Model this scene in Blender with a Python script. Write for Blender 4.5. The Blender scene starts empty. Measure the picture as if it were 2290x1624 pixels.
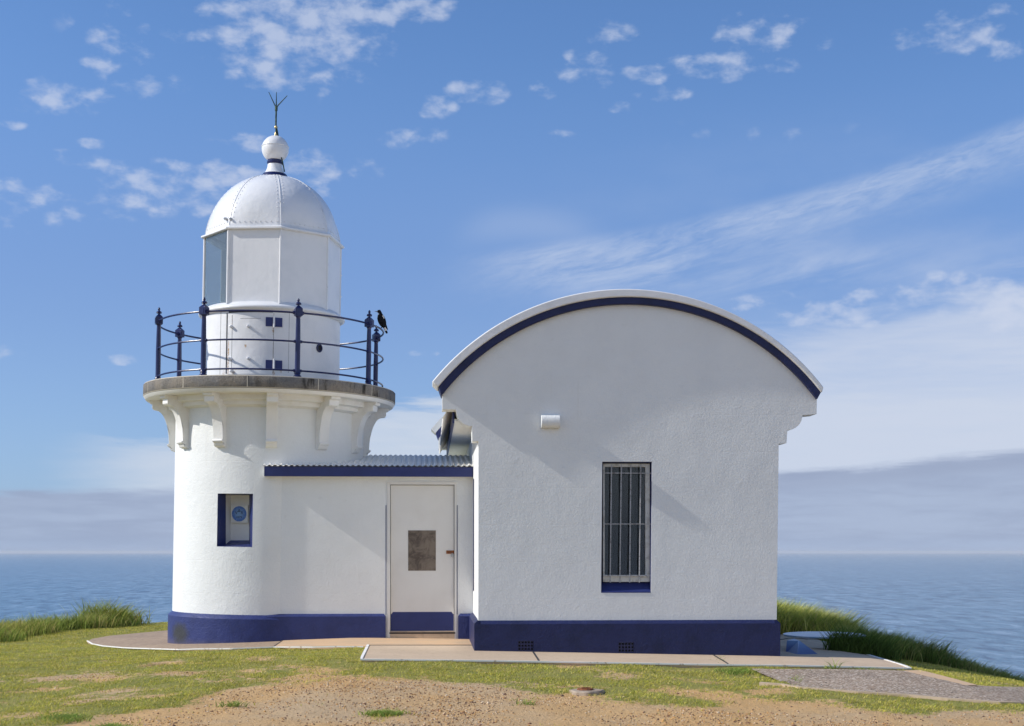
import bpy, bmesh, math, random
import numpy as np
from mathutils import Vector, Matrix
from mathutils.geometry import tessellate_polygon
R = math.radians
random.seed(7); rng = np.random.default_rng(11)
S = bpy.context.scene
COL = S.collection

# ------------------------------------------------------------------ camera
FPX, CX, CY, ZC, YAW = 3200.0, 1145.0, 1234.0, 1.22, math.atan(185/3200)
cam = bpy.data.cameras.new('camera'); camo = bpy.data.objects.new('camera', cam); COL.objects.link(camo)
cam.sensor_width = 36; cam.lens = 36*FPX/2290; cam.shift_y = (CY-812)/2290
cam.clip_start = 0.1; cam.clip_end = 200000
camo.location = (0, 0, ZC); camo.rotation_euler = (R(90), 0, -YAW)
S.camera = camo
FW = Vector((math.sin(YAW), math.cos(YAW), 0)); RT = Vector((math.cos(YAW), -math.sin(YAW), 0))

# ------------------------------------------------------------------ node helper
class E:
    """a tiny wrapper: arithmetic on shader sockets"""
    def __init__(s, nt, k): s.nt = nt; s.k = k
    def _m(s, op, *a, clamp=False):
        n = s.nt.nodes.new('ShaderNodeMath'); n.operation = op; n.use_clamp = clamp
        for i, v in enumerate((s,)+a):
            if isinstance(v, E): s.nt.links.new(v.k, n.inputs[i])
            else: n.inputs[i].default_value = v
        return E(s.nt, n.outputs[0])
    def __add__(s, o): return s._m('ADD', o)
    def __sub__(s, o): return s._m('SUBTRACT', o)
    def __mul__(s, o): return s._m('MULTIPLY', o)
    def __truediv__(s, o): return s._m('DIVIDE', o)
    def __radd__(s, o): return s._m('ADD', o)
    def __rmul__(s, o): return s._m('MULTIPLY', o)
    def __rsub__(s, o): return (s*-1)+o
    def mx(s, o): return s._m('MAXIMUM', o)
    def mn(s, o): return s._m('MINIMUM', o)
    def cl(s): return s._m('ADD', 0.0, clamp=True)
    def ab(s): return s._m('ABSOLUTE')
    def pw(s, o): return s._m('POWER', o)
    def fr(s): return s._m('FRACT')
def ramp(e, a, b, c=0.0, d=1.0, smooth=True):
    n = e.nt.nodes.new('ShaderNodeMapRange'); n.interpolation_type = 'SMOOTHSTEP' if smooth else 'LINEAR'
    e.nt.links.new(e.k, n.inputs[0])
    for i, v in enumerate((a, b, c, d)): n.inputs[i+1].default_value = v
    return E(e.nt, n.outputs[0])
def comb(nt, x, y, z):
    n = nt.nodes.new('ShaderNodeCombineXYZ')
    for i, v in enumerate((x, y, z)):
        if isinstance(v, E): nt.links.new(v.k, n.inputs[i])
        else: n.inputs[i].default_value = v
    return n.outputs[0]
def noise(nt, vec, scale, det=4, rough=.55, dist=0.0, col=False):
    n = nt.nodes.new('ShaderNodeTexNoise'); n.inputs['Scale'].default_value = scale
    n.inputs['Detail'].default_value = det; n.inputs['Roughness'].default_value = rough; n.inputs['Distortion'].default_value = dist
    if vec is not None: nt.links.new(vec, n.inputs['Vector'])
    return E(nt, n.outputs[1 if col else 0])
def mixc(nt, f, a, b):
    n = nt.nodes.new('ShaderNodeMix'); n.data_type = 'RGBA'; n.clamp_factor = True
    if isinstance(f, E): nt.links.new(f.k, n.inputs[0])
    else: n.inputs[0].default_value = f
    for i, v in ((6, a), (7, b)):
        if isinstance(v, E): nt.links.new(v.k, n.inputs[i])
        elif hasattr(v, 'is_output'): nt.links.new(v, n.inputs[i])
        else: n.inputs[i].default_value = (*v, 1)
    return E(nt, n.outputs[2])

# ------------------------------------------------------------------ sun and sky
SUN_EL, SUN_G = R(35), R(3.4)          # from the left, a touch in front of the facade plane
sunv = Vector((-math.cos(SUN_EL)*math.cos(SUN_G), -math.cos(SUN_EL)*math.sin(SUN_G), math.sin(SUN_EL)))
sl = bpy.data.lights.new('sun', 'SUN'); sl.energy = 4.3; sl.angle = R(.53); sl.color = (1, .955, .88)
so = bpy.data.objects.new('sun', sl); COL.objects.link(so); so.rotation_euler = sunv.to_track_quat('Z', 'Y').to_euler()
S.view_settings.view_transform = 'Standard'; S.view_settings.look = 'None'
S.view_settings.exposure = 0.0; S.view_settings.gamma = 1
W = bpy.data.worlds.new('World'); S.world = W; W.use_nodes = True
nt = W.node_tree; nt.nodes.clear()
sky = nt.nodes.new('ShaderNodeTexSky'); sky.sky_type = 'NISHITA'; sky.sun_disc = False
sky.sun_elevation = SUN_EL; sky.sun_rotation = math.atan2(sunv.x, sunv.y)
sky.altitude = 30; sky.air_density = 1.0; sky.dust_density = 0.6; sky.ozone_density = 2.0
tc = nt.nodes.new('ShaderNodeTexCoord')
sp = nt.nodes.new('ShaderNodeSeparateXYZ'); nt.links.new(tc.outputs['Generated'], sp.inputs[0])
dx, dy, dz = (E(nt, sp.outputs[i]) for i in range(3))
AZ = dx._m('ARCTAN2', dy); EL = dz._m('ARCSINE')
def az(px): return math.atan((px-CX)/FPX)+YAW
def el(py, px=1145): return math.atan((CY-py)/math.hypot(FPX, px-CX))
def blob(px, py, rx, ry, k=1.0):
    """soft elliptical patch of cloud cover at a bearing and height (sizes in the same units)"""
    u = (AZ-az(px))*(FPX/rx); v = (EL-el(py, px))*(FPX/ry)
    return ramp(u*u+v*v, 1.0, 0.0)*k
cv = comb(nt, AZ*1.0, EL*1.7, 0.0)
n1 = noise(nt, cv, 70, 5, .58, .12)
n2 = noise(nt, cv, 20, 3, .5)
vw = nt.nodes.new('ShaderNodeTexVoronoi'); vw.feature = 'SMOOTH_F1'; vw.inputs['Scale'].default_value = 46; vw.inputs['Smoothness'].default_value = .6; vw.inputs['Randomness'].default_value = 1
wob_ = noise(nt, cv, 30, 4, .6, 0, True); va = nt.nodes.new('ShaderNodeVectorMath'); va.operation = 'MULTIPLY_ADD'; nt.links.new(wob_.k, va.inputs[0]); va.inputs[1].default_value = (.022, .022, 0); nt.links.new(cv, va.inputs[2]); nt.links.new(va.outputs[0], vw.inputs['Vector'])
vor = ramp(E(nt, vw.outputs['Distance']), .62, .10, .22, .80)
cells = n1*.50+n2*.22+vor*.28
cov = None
for b in [(690, 50, 300, 175, .20), (760, -40, 330, 130, .15), (640, 150, 170, 70, .17), (250, 120, 120, 80, .14), (150, 222, 150, 50, .17), (290, 190, 150, 45, .13), (300, 60, 200, 80, .06),
          (470, 420, 330, 70, .17), (350, 455, 200, 50, .15), (690, 375, 130, 55, .16), (800, 375, 90, 45, .13), (1065, 205, 90, 38, .18), (1370, 75, 70, 40, .14), (520, 400, 120, 40, .2),
          (1445, 170, 75, 34, .18), (1600, 145, 140, 45, .15), (1700, 75, 150, 60, .16), (1740, 145, 75, 26, .16), (1840, 95, 80, 30, .13),
          (2150, 60, 200, 60, .14), (2010, 95, 100, 36, .13), (1300, 165, 90, 60, .12), (885, 310, 70, 30, .15), (980, 240, 80, 34, .13), (1480, 210, 80, 28, .12),
          (170, 360, 90, 28, .14), (90, 460, 160, 60, .13), (20, 440, 90, 50, .13), (30, 520, 60, 24, .11), (0, 790, 70, 34, .14), (285, 805, 60, 16, .15),
          (205, 322, 50, 16, .13), (550, 318, 100, 26, .13), (1870, 700, 150, 44, .20), (1950, 690, 80, 60, .15), (2120, 660, 210, 60, .18), (2250, 690, 140, 70, .20),
          (1220, 205, 60, 30, .13), (1400, 240, 50, 18, .12), (1700, 675, 130, 30, .09), (20, 278, 50, 14, .14), (1840, 955, 100, 24, .14), (940, 790, 50, 12, .14),
          (970, 300, 60, 26, .12), (1250, 305, 60, 18, .11), (2225, 100, 100, 45, .11), (930, 20, 120, 44, .14), (85, 240, 70, 26, .13), (1700, 300, 300, 60, .03)]:
    e = blob(*b); cov = e if cov is None else cov.mx(e)
puffs = ramp(cells+cov*1.20, .548, .83)*ramp(cov, .0, .05)
# thin high cirrus streak rising to the right
ux = (AZ-az(1000))*FPX; vy = (EL-el(600, 1000))*FPX
axis = vy-ux*.085-(ux.mx(0.0)*ux.mx(0.0))*.000085
cn = noise(nt, comb(nt, (AZ*.9+EL*.35), (EL*5.0-AZ*1.15), 3.0), 11, 7, .62, .5)
fib = noise(nt, comb(nt, AZ*2.0+EL*1.0, EL*9.0-AZ*2.6, 1.0), 22, 5, .65, .8)
streak = ramp(axis, 42, 5)*ramp(axis, -110, -5)*ramp(ux, -60, 260)*ramp(cn*.6+fib*.4, .30, .66)
streak2 = ramp((vy-ux*.02+30).ab(), 80, 0)*ramp(ux, 120, 420)*ramp(ux, 1400, 700)*ramp(cn, .34, .75)*.5
arc1 = ramp((vy-ux*.0-95+((ux-170)*(ux-170))*.0012).ab(), 60, 0)*ramp(ux, -20, 120)*ramp(ux, 420, 230)*.28
veil = ramp((EL-el(640, 1500)).ab()*FPX, 420, 0)*ramp(AZ, az(700), az(2300))*ramp(noise(nt, comb(nt, AZ*1.0, EL*2.6, 5.0), 9, 5), .32, .78)*.26
# pale layered cloud low over the sea, and a greyer bank on the horizon
ln = noise(nt, comb(nt, AZ*.8, EL*7.0, 9.0), 10, 6, .62, .4)
ls = noise(nt, comb(nt, AZ*1.6+3.0, EL*12.0, 4.0), 12, 6, .62, .6)
P = EL*FPX
edge = ramp(AZ, az(1740), az(2290), 455, 560, False)
low_r = ramp(P+(ln-.5)*190-edge, 50, -60)*ramp(AZ, az(1000), az(1720))
low_l = ramp(P+(ln-.5)*150+(ls-.5)*60-ramp(AZ, az(390), az(1000), 0, 105, False), 252, 205)*ramp(AZ+(ln-.5)*.06, az(60), az(400))
top_bank = ramp(AZ, az(0), az(1745), 124, 168, False)+ramp(AZ, az(1745), az(2290), 0, 44, False)
bk = P-top_bank+(ln-.5)*46+(ls-.5)*22
bank = ramp(bk, 12, -12)
rim = ramp((bk+16).ab(), 34, 4)*ramp(AZ, az(300), az(1750), .35, 1.0)
hs = nt.nodes.new('ShaderNodeHueSaturation'); nt.links.new(sky.outputs[0], hs.inputs['Color']); hs.inputs['Saturation'].default_value = 1.0
tint = nt.nodes.new('ShaderNodeMix'); tint.data_type = 'RGBA'; tint.blend_type = 'MULTIPLY'; tint.inputs[0].default_value = 1
nt.links.new(hs.outputs[0], tint.inputs[6]); tint.inputs[7].default_value = (.72, .94, 1.25, 1)
c = E(nt, tint.outputs[2])
CW = (4.7, 5.4, 6.8)
c = mixc(nt, ramp(P, 1150, 450)*.62, c, mixc(nt, ramp(P, 700, 120), (1.65, 2.55, 5.1), (2.35, 3.55, 6.0)))
c = mixc(nt, veil+streak*.50+streak2+arc1*.6, c, CW)
c = mixc(nt, low_l*(.62+ls*.45), c, (5.0, 5.6, 6.6))
c = mixc(nt, low_r*(.34+ln*.55+ls*.32), c, (4.95, 5.5, 6.7))
c = mixc(nt, puffs*.62, c, (5.2, 5.7, 6.9))
bc = mixc(nt, ramp(ln*.6+ls*.4, .35, .62), (2.75, 3.35, 4.75), (3.25, 3.95, 5.4))
bc = mixc(nt, rim*.55, bc, (2.5, 3.0, 4.3))
bc = mixc(nt, ramp(P, 45, 0)*.6, bc, (3.0, 3.8, 5.4))
c = mixc(nt, bank*.93, c, bc)
# added unseen bright cloud behind the camera, whitens and lifts the fill light
back = ramp(dy, -.02, -.50)*ramp(noise(nt, tc.outputs['Generated'], 3.0, 5, .6), .34, .56)*ramp(dz, -.02, .06)*ramp(dz, .85, .40)
c = mixc(nt, back*.85, c, (4.6, 5.3, 6.3))
bg = nt.nodes.new('ShaderNodeBackground'); nt.links.new(c.k, bg.inputs[0]); bg.inputs[1].default_value = .12
ow = nt.nodes.new('ShaderNodeOutputWorld'); nt.links.new(bg.outputs[0], ow.inputs[0])

# ------------------------------------------------------------------ materials
def mat(name, col, rough=.6, bump=None, spec=.5, metal=0.0):
    """col: rgb, or f(nt, vec)->E colour. bump: f(nt, vec)->(E height, distance, strength)"""
    m = bpy.data.materials.new(name); m.use_nodes = True; n = m.node_tree
    b = n.nodes['Principled BSDF']; b.inputs['Roughness'].default_value = rough
    b.inputs['Specular IOR Level'].default_value = spec; b.inputs['Metallic'].default_value = metal
    t = n.nodes.new('ShaderNodeTexCoord'); v = t.outputs['Object']
    if callable(col): n.links.new(col(n, v).k, b.inputs['Base Color'])
    else: b.inputs['Base Color'].default_value = (*col, 1)
    if bump:
        h, d, s = bump(n, v); bn = n.nodes.new('ShaderNodeBump'); bn.inputs['Distance'].default_value = d; bn.inputs['Strength'].default_value = s
        n.links.new(h.k, bn.inputs['Height']); n.links.new(bn.outputs[0], b.inputs['Normal'])
    return m
def sep(n, v):
    s = n.nodes.new('ShaderNodeSeparateXYZ'); n.links.new(v, s.inputs[0]); return [E(n, s.outputs[i]) for i in range(3)]
def vcol(n, name='tint'):
    a = n.nodes.new('ShaderNodeAttribute'); a.attribute_name = name; return E(n, a.outputs['Color'])

def plaster_col(n, v):
    a = noise(n, v, 1.3, 5, .6); d = noise(n, v, 9, 4, .6)
    k = mixc(n, ramp(a, .35, .75), (.80, .81, .795), (.75, .76, .75))
    k = mixc(n, ramp(d, .60, .78)*.35, k, (.66, .65, .62))
    x, y, z = sep(n, v)
    st = noise(n, comb(n, x*9.0, y*9.0, z*.55), 1.0, 5, .7); k = mixc(n, ramp(st, .60, .80)*.30, k, (.60, .58, .54))
    spots = ramp(noise(n, v, 34, 2, .5), .73, .80)
    return mixc(n, spots*.35, k, (.45, .43, .40))
def plaster_bump(n, v):
    x, y, z = sep(n, v)
    g = ramp((z/.46+.13).fr()-.5, .0, .012)+ramp((z/.46+.13).fr()-.5, .0, -.012)
    lumps = ramp(noise(n, v, 6, 3, .5, .5), .60, .74)
    h = noise(n, v, 38, 4, .65)*.55+noise(n, v, 3.2, 4, .55)*1.2+lumps*.16+noise(n, v, 110, 2, .5)*.15+g*.10
    return h, .013, .7
M = {}
M['plaster'] = mat('white_plaster', plaster_col, .62, plaster_bump, .35)
def metal_white(n, v):
    return mixc(n, ramp(noise(n, v, 2.5, 5, .6), .4, .75), (.80, .80, .80), (.72, .73, .735))
M['white'] = mat('white_gloss_paint', metal_white, .32, lambda n, v: (noise(n, v, 14, 3, .5), .006, .5), .5)
M['coping'] = mat('white_painted_render', metal_white, .6, lambda n, v: (noise(n, v, 9, 3, .5), .006, .5), .35)
M['dome'] = mat('white_dome_paint', metal_white, .22, lambda n, v: (noise(n, v, 9, 4, .55, .6)+noise(n, v, 3, 2)*1.2, .010, .55), .55)
def blue_col(n, v):
    return mixc(n, ramp(noise(n, v, 5, 5, .65), .4, .75), (.024, .036, .150), (.020, .030, .125))
M['blue'] = mat('blue_gloss_paint', blue_col, .42, lambda n, v: (noise(n, v, 30, 3)*.4+noise(n, v, 5, 3), .006, .5), .4)
def blue_rough(n, v):
    k = mixc(n, ramp(noise(n, v, 4, 5, .65), .4, .72), (.026, .039, .155), (.020, .030, .120))
    x, y, z = sep(n, v)
    return mixc(n, ramp(noise(n, v, 22, 3, .6), .68, .78)*.35, k, (.10, .12, .30))
def blue_shaded(n, v):  # darker copy of the blue plaster, with the front's shade put into the colour
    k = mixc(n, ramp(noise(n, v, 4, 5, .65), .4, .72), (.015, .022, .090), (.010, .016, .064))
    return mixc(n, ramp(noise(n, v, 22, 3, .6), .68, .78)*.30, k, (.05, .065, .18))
M['blue_shaded'] = mat('shaded_blue_painted_plaster', blue_shaded, .5, lambda n, v: (noise(n, v, 40, 3)*.35+noise(n, v, 5, 4)*1.1+ramp(noise(n, v, 7, 3, .5, .5), .62, .72)*.25, .012, .8), .35)
M['blue_plaster'] = mat('blue_painted_plaster', blue_rough, .48, lambda n, v: (noise(n, v, 40, 3)*.35+noise(n, v, 5, 4)*1.1+ramp(noise(n, v, 7, 3, .5, .5), .62, .72)*.25, .012, .8), .4)
M['rail'] = mat('navy_iron_paint', lambda n, v: mixc(n, ramp(noise(n, v, 12, 4), .4, .7), (.010, .015, .078), (.015, .021, .09)), .28, lambda n, v: (noise(n, v, 60, 3), .002, .5), .5)
def stone_col(n, v):
    a = noise(n, v, 3.2, 5, .6); b = noise(n, v, 40, 4, .7); x, y, z = sep(n, v)
    k = mixc(n, ramp(a, .32, .68), (.27, .235, .19), (.19, .185, .18))
    k = mixc(n, ramp(b, .45, .7)*.6, k, (.13, .12, .105))
    k = mixc(n, ramp(noise(n, v, 90, 2), .60, .70)*.5, k, (.42, .39, .34))
    st = noise(n, comb(n, x*5.0, y*5.0, z*1.2), 1.6, 4, .7)
    return mixc(n, ramp(st, .50, .68)*ramp(x, -.6, 1.2, .25, 1.0), k, (.035, .032, .028))
M['stone'] = mat('weathered_granite', stone_col, .9, lambda n, v: (noise(n, v, 50, 4, .7)+noise(n, v, 9, 3), .02, .9), .2)
M['cream'] = mat('cream_limewash', lambda n, v: mixc(n, ramp(noise(n, v, 6, 5, .6), .45, .75), (.82, .81, .775), (.75, .73, .68)), .7, lambda n, v: (noise(n, v, 40, 4), .006, .6), .3)
M['mortar'] = mat('pale_mortar', (.52, .47, .38), .9)
M['green'] = mat('verdigris_copper', lambda n, v: mixc(n, ramp(noise(n, v, 30, 3), .45, .6), (.012, .030, .024), (.05, .10, .06)), .6, None, .3)
M['brass'] = mat('aged_brass', (.55, .43, .20), .35, None, .5, .6)
M['rust'] = mat('rusty_steel', lambda n, v: mixc(n, ramp(noise(n, v, 60, 4), .4, .65), (.30, .095, .025), (.13, .05, .025)), .8)
M['steel'] = mat('galvanised_steel', (.42, .43, .44), .38, None, .5, .7)
M['dark'] = mat('dark_void', (.008, .009, .012), .7)
M['gap'] = mat('dark_gap', (.03, .028, .03), .8)
M['black'] = mat('black_feathers', lambda n, v: mixc(n, noise(n, v, 60, 3), (.003, .003, .004), (.009, .009, .011)), .7, None, .2)
M['feather'] = mat('white_feathers', (.70, .70, .68), .7)
M['beak'] = mat('grey_beak', (.22, .24, .27), .4)
M['bars'] = mat('weathered_grey_bars', lambda n, v: mixc(n, ramp(noise(n, v, 40, 3), .5, .65), (.40, .40, .41), (.20, .18, .17)), .5)
M['frame'] = mat('off_white_window_frame', lambda n, v: mixc(n, ramp(noise(n, v, 12, 4), .45, .7), (.66, .66, .62), (.45, .43, .38)), .5)
M['door'] = mat('off_white_door_paint', lambda n, v: mixc(n, ramp(noise(n, v, 2, 4), .4, .8), (.74, .725, .69), (.68, .66, .62)), .42, lambda n, v: (noise(n, v, 20, 3), .002, .4), .4)
def curtain_col(n, v):
    x, y, z = sep(n, v)
    return mixc(n, ramp(noise(n, comb(n, x*9.0, 0.0, z*.05), 1.5, 2), .35, .7), (.010, .013, .012), (.024, .031, .028))
M['curtain'] = mat('dark_green_blind', curtain_col, .85)
def plate_col(n, v):
    k = mixc(n, ramp(noise(n, v, 5, 5, .7, .8), .38, .62), (.205, .165, .13), (.085, .065, .052))
    return mixc(n, ramp(noise(n, v, 16, 4, .7, 1.0), .55, .72)*.6, k, (.25, .21, .17))
M['plate'] = mat('tarnished_bronze_plate', plate_col, .5, None, .4, .25)
gl = bpy.data.materials.new('window_glass'); gl.use_nodes = True; g = gl.node_tree; b = g.nodes['Principled BSDF']
b.inputs['Base Color'].default_value = (.62, .69, .70, 1); b.inputs['Roughness'].default_value = .02; b.inputs['Transmission Weight'].default_value = .90; b.inputs['IOR'].default_value = 1.45
M['glass'] = gl
gl2 = gl.copy(); gl2.name = 'clear_glass'; b = gl2.node_tree.nodes['Principled BSDF']; b.inputs['Base Color'].default_value = (.85, .9, .9, 1); b.inputs['Transmission Weight'].default_value = 1
M['clear'] = gl2
# plaque disc painted with blue, paler towards its middle
def plaque_col(n, v):
    x, y, z = sep(n, v); r = (x*x+z*z).pw(.5)
    k = mixc(n, ramp(r, .03, .095), (.20, .36, .62), (.06, .16, .48))
    return mixc(n, ramp(noise(n, v, 45, 3), .5, .7)*.4, k, (.30, .45, .65))
M['plaque'] = mat('blue_enamel_disc', plaque_col, .4)
M['ink'] = mat('navy_lettering', (.015, .03, .11), .5)
def ped_col(n, v):
    x, y, z = sep(n, v)
    return mixc(n, ramp(z+noise(n, v, 9, 3)*.04-.02, .03, .23), (.022, .035, .17), (.20, .33, .50))
M['pedestal'] = mat('blue_faded_paint', ped_col, .4, None, .4)
def disc_col(n, v):
    k = mixc(n, ramp(noise(n, v, 7, 5, .65, .5), .42, .62), (.26, .40, .55), (.42, .52, .62))
    x, y, z = sep(n, v); r = (x*x+y*y).pw(.5)
    return mixc(n, ramp(r, .60, .63), k, (.34, .42, .48))
M['disc'] = mat('blue_printed_disc', disc_col, .3, None, .5)
def conc_col(n, v):
    a = noise(n, v, .9, 5, .65); b = noise(n, v, 14, 4, .65); c2 = noise(n, v, 160, 2, .5)
    k = mixc(n, ramp(a, .35, .68), (.60, .46, .325), (.53, .405, .285))
    k = mixc(n, ramp(b, .5, .75)*.5, k, (.35, .26, .18))
    return mixc(n, ramp(c2, .58, .70)*.35, k, (.60, .49, .37))
M['concrete'] = mat('tan_concrete', conc_col, .85, lambda n, v: (noise(n, v, 120, 3), .004, .7), .2)
M['apron'] = mat('brown_concrete', lambda n, v: mixc(n, ramp(noise(n, v, 14, 4, .65), .4, .72), mixc(n, ramp(noise(n, v, .9, 5, .65), .35, .68), (.44, .325, .225), (.37, .275, .195)), (.29, .21, .15)), .88, lambda n, v: (noise(n, v, 110, 3), .004, .7), .2)
M['concrete_orange'] = mat('orange_tan_concrete', lambda n, v: mixc(n, ramp(noise(n, v, 1.7, 5, .65), .35, .65), (.64, .43, .26), (.56, .40, .26)), .85, lambda n, v: (noise(n, v, 90, 3), .004, .6), .2)
M['edge'] = mat('white_painted_edge', lambda n, v: mixc(n, ramp(noise(n, v, 9, 5, .7), .56, .66), (.86, .84, .80), (.45, .36, .27)), .7)
def asph_col(n, v):
    vo = n.nodes.new('ShaderNodeTexVoronoi'); vo.inputs['Scale'].default_value = 55; n.links.new(v, vo.inputs['Vector'])
    s3 = n.nodes.new('ShaderNodeSeparateColor'); n.links.new(vo.outputs['Color'], s3.inputs[0]); q = E(n, s3.outputs[0])
    k = mixc(n, ramp(noise(n, v, 1.2, 4), .35, .7), (.44, .325, .235), (.37, .28, .205))
    k = mixc(n, ramp(q, .70, .95), k, (.78, .68, .56)); k = mixc(n, ramp(q, .25, .0), k, (.07, .06, .055))
    return k
M['asphalt'] = mat('coarse_asphalt', asph_col, .9, lambda n, v: (noise(n, v, 90, 3, .7), .02, .9), .2)
def ground_col(n, v):
    a = n.nodes.new('ShaderNodeAttribute'); a.attribute_name = 'mask'; s3 = n.nodes.new('ShaderNodeSeparateColor'); n.links.new(a.outputs['Color'], s3.inputs[0])
    gm = E(n, s3.outputs[0]); hole = E(n, s3.outputs[1])
    d1 = noise(n, v, .55, 5, .6); d2 = noise(n, v, 26, 4, .7); d3 = noise(n, v, 95, 2, .6)
    dirt = mixc(n, ramp(d1, .38, .64), (.67, .42, .19), (.60, .43, .255))
    dirt = mixc(n, ramp(d2, .48, .72)*.65, dirt, (.42, .27, .13))
    dirt = mixc(n, ramp(d3, .60, .72)*.6, dirt, (.62, .44, .26))
    dirt = mixc(n, ramp(d3, .36, .26)*.6, dirt, (.20, .12, .07))
    gr = mixc(n, ramp(noise(n, v, 2.2, 5, .65), .35, .65), (.31, .29, .08), (.25, .26, .065))
    gr = mixc(n, ramp(noise(n, v, 45, 3, .7), .48, .68)*.7, gr, (.36, .29, .12))
    k = mixc(n, ramp(gm+(noise(n, v, 15, 5, .75)-.5)*1.5, .36, .64), dirt, gr)
    return mixc(n, hole, k, (.05, .03, .02))
M['ground'] = mat('dirt_and_turf', ground_col, .95, lambda n, v: (noise(n, v, 22, 4, .7)+noise(n, v, 80, 3, .7)*.5, .03, .9), .1)
def blade_mat(name, trans):
    m = bpy.data.materials.new(name); m.use_nodes = True; n = m.node_tree; n.nodes.clear()
    o = n.nodes.new('ShaderNodeOutputMaterial'); d = n.nodes.new('ShaderNodeBsdfDiffuse'); t = n.nodes.new('ShaderNodeBsdfTranslucent'); x = n.nodes.new('ShaderNodeMixShader')
    cc = vcol(n); n.links.new(cc.k, d.inputs[0]); n.links.new(cc.k, t.inputs[0]); x.inputs[0].default_value = trans
    n.links.new(d.outputs[0], x.inputs[1]); n.links.new(t.outputs[0], x.inputs[2]); n.links.new(x.outputs[0], o.inputs[0]); return m
M['blade'] = blade_mat('grass_blades', .30)
m = mat('pebble_stone', (0, 0, 0), .85, None, .2); m.node_tree.links.new(vcol(m.node_tree).k, m.node_tree.nodes['Principled BSDF'].inputs['Base Color']); M['pebble'] = m
def sea_bump(n, v):
    x, y, z = sep(n, v)
    w1 = noise(n, comb(n, x*.8, y*1.6, 0.0), .12, 7, .62, .3)
    return w1, 1.6, .8
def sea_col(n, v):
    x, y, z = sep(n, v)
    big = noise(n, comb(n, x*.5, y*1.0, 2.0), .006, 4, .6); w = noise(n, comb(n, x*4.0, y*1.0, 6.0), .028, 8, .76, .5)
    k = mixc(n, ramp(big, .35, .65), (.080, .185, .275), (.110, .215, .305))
    k = mixc(n, ramp(w, .50, .41), k, (.015, .070, .145))  # ripple streaks: reflections on the swell put into the base colour
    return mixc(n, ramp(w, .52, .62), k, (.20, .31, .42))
M['sea'] = mat('sea_water', sea_col, .22, sea_bump, .5)
M['sea'].node_tree.nodes['Principled BSDF'].inputs['IOR'].default_value = 1.33

# ------------------------------------------------------------------ mesh helpers
def tag(o, label=None, cat=None, group=None, kind=None):
    for k, v in (('label', label), ('category', cat), ('group', group), ('kind', kind)):
        if v: o[k] = v
    return o
def empty(name, loc=(0, 0, 0), rot=(0, 0, 0)):
    o = bpy.data.objects.new(name, None); COL.objects.link(o); o.location = loc; o.rotation_euler = rot; o.empty_display_size = .2
    return o
def mk(name, verts, faces, material, parent=None, smooth=False, loc=None, rot=None, angle=None):
    me = bpy.data.meshes.new(name); me.from_pydata([tuple(v) for v in verts], [], faces); me.validate()
    bm = bmesh.new(); bm.from_mesh(me); bmesh.ops.remove_doubles(bm, verts=bm.verts, dist=1e-6)
    bmesh.ops.recalc_face_normals(bm, faces=bm.faces); bm.to_mesh(me); bm.free()
    mats = material if isinstance(material, (list, tuple)) else [material]
    for q in mats: me.materials.append(M[q])
    if smooth:
        me.polygons.foreach_set('use_smooth', [True]*len(me.polygons))
        try: me.set_sharp_from_angle(angle=R(angle or 35))
        except Exception: pass
    o = bpy.data.objects.new(name, me); COL.objects.link(o); o.parent = parent
    if loc: o.location = loc
    if rot: o.rotation_euler = rot
    return o
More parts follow.
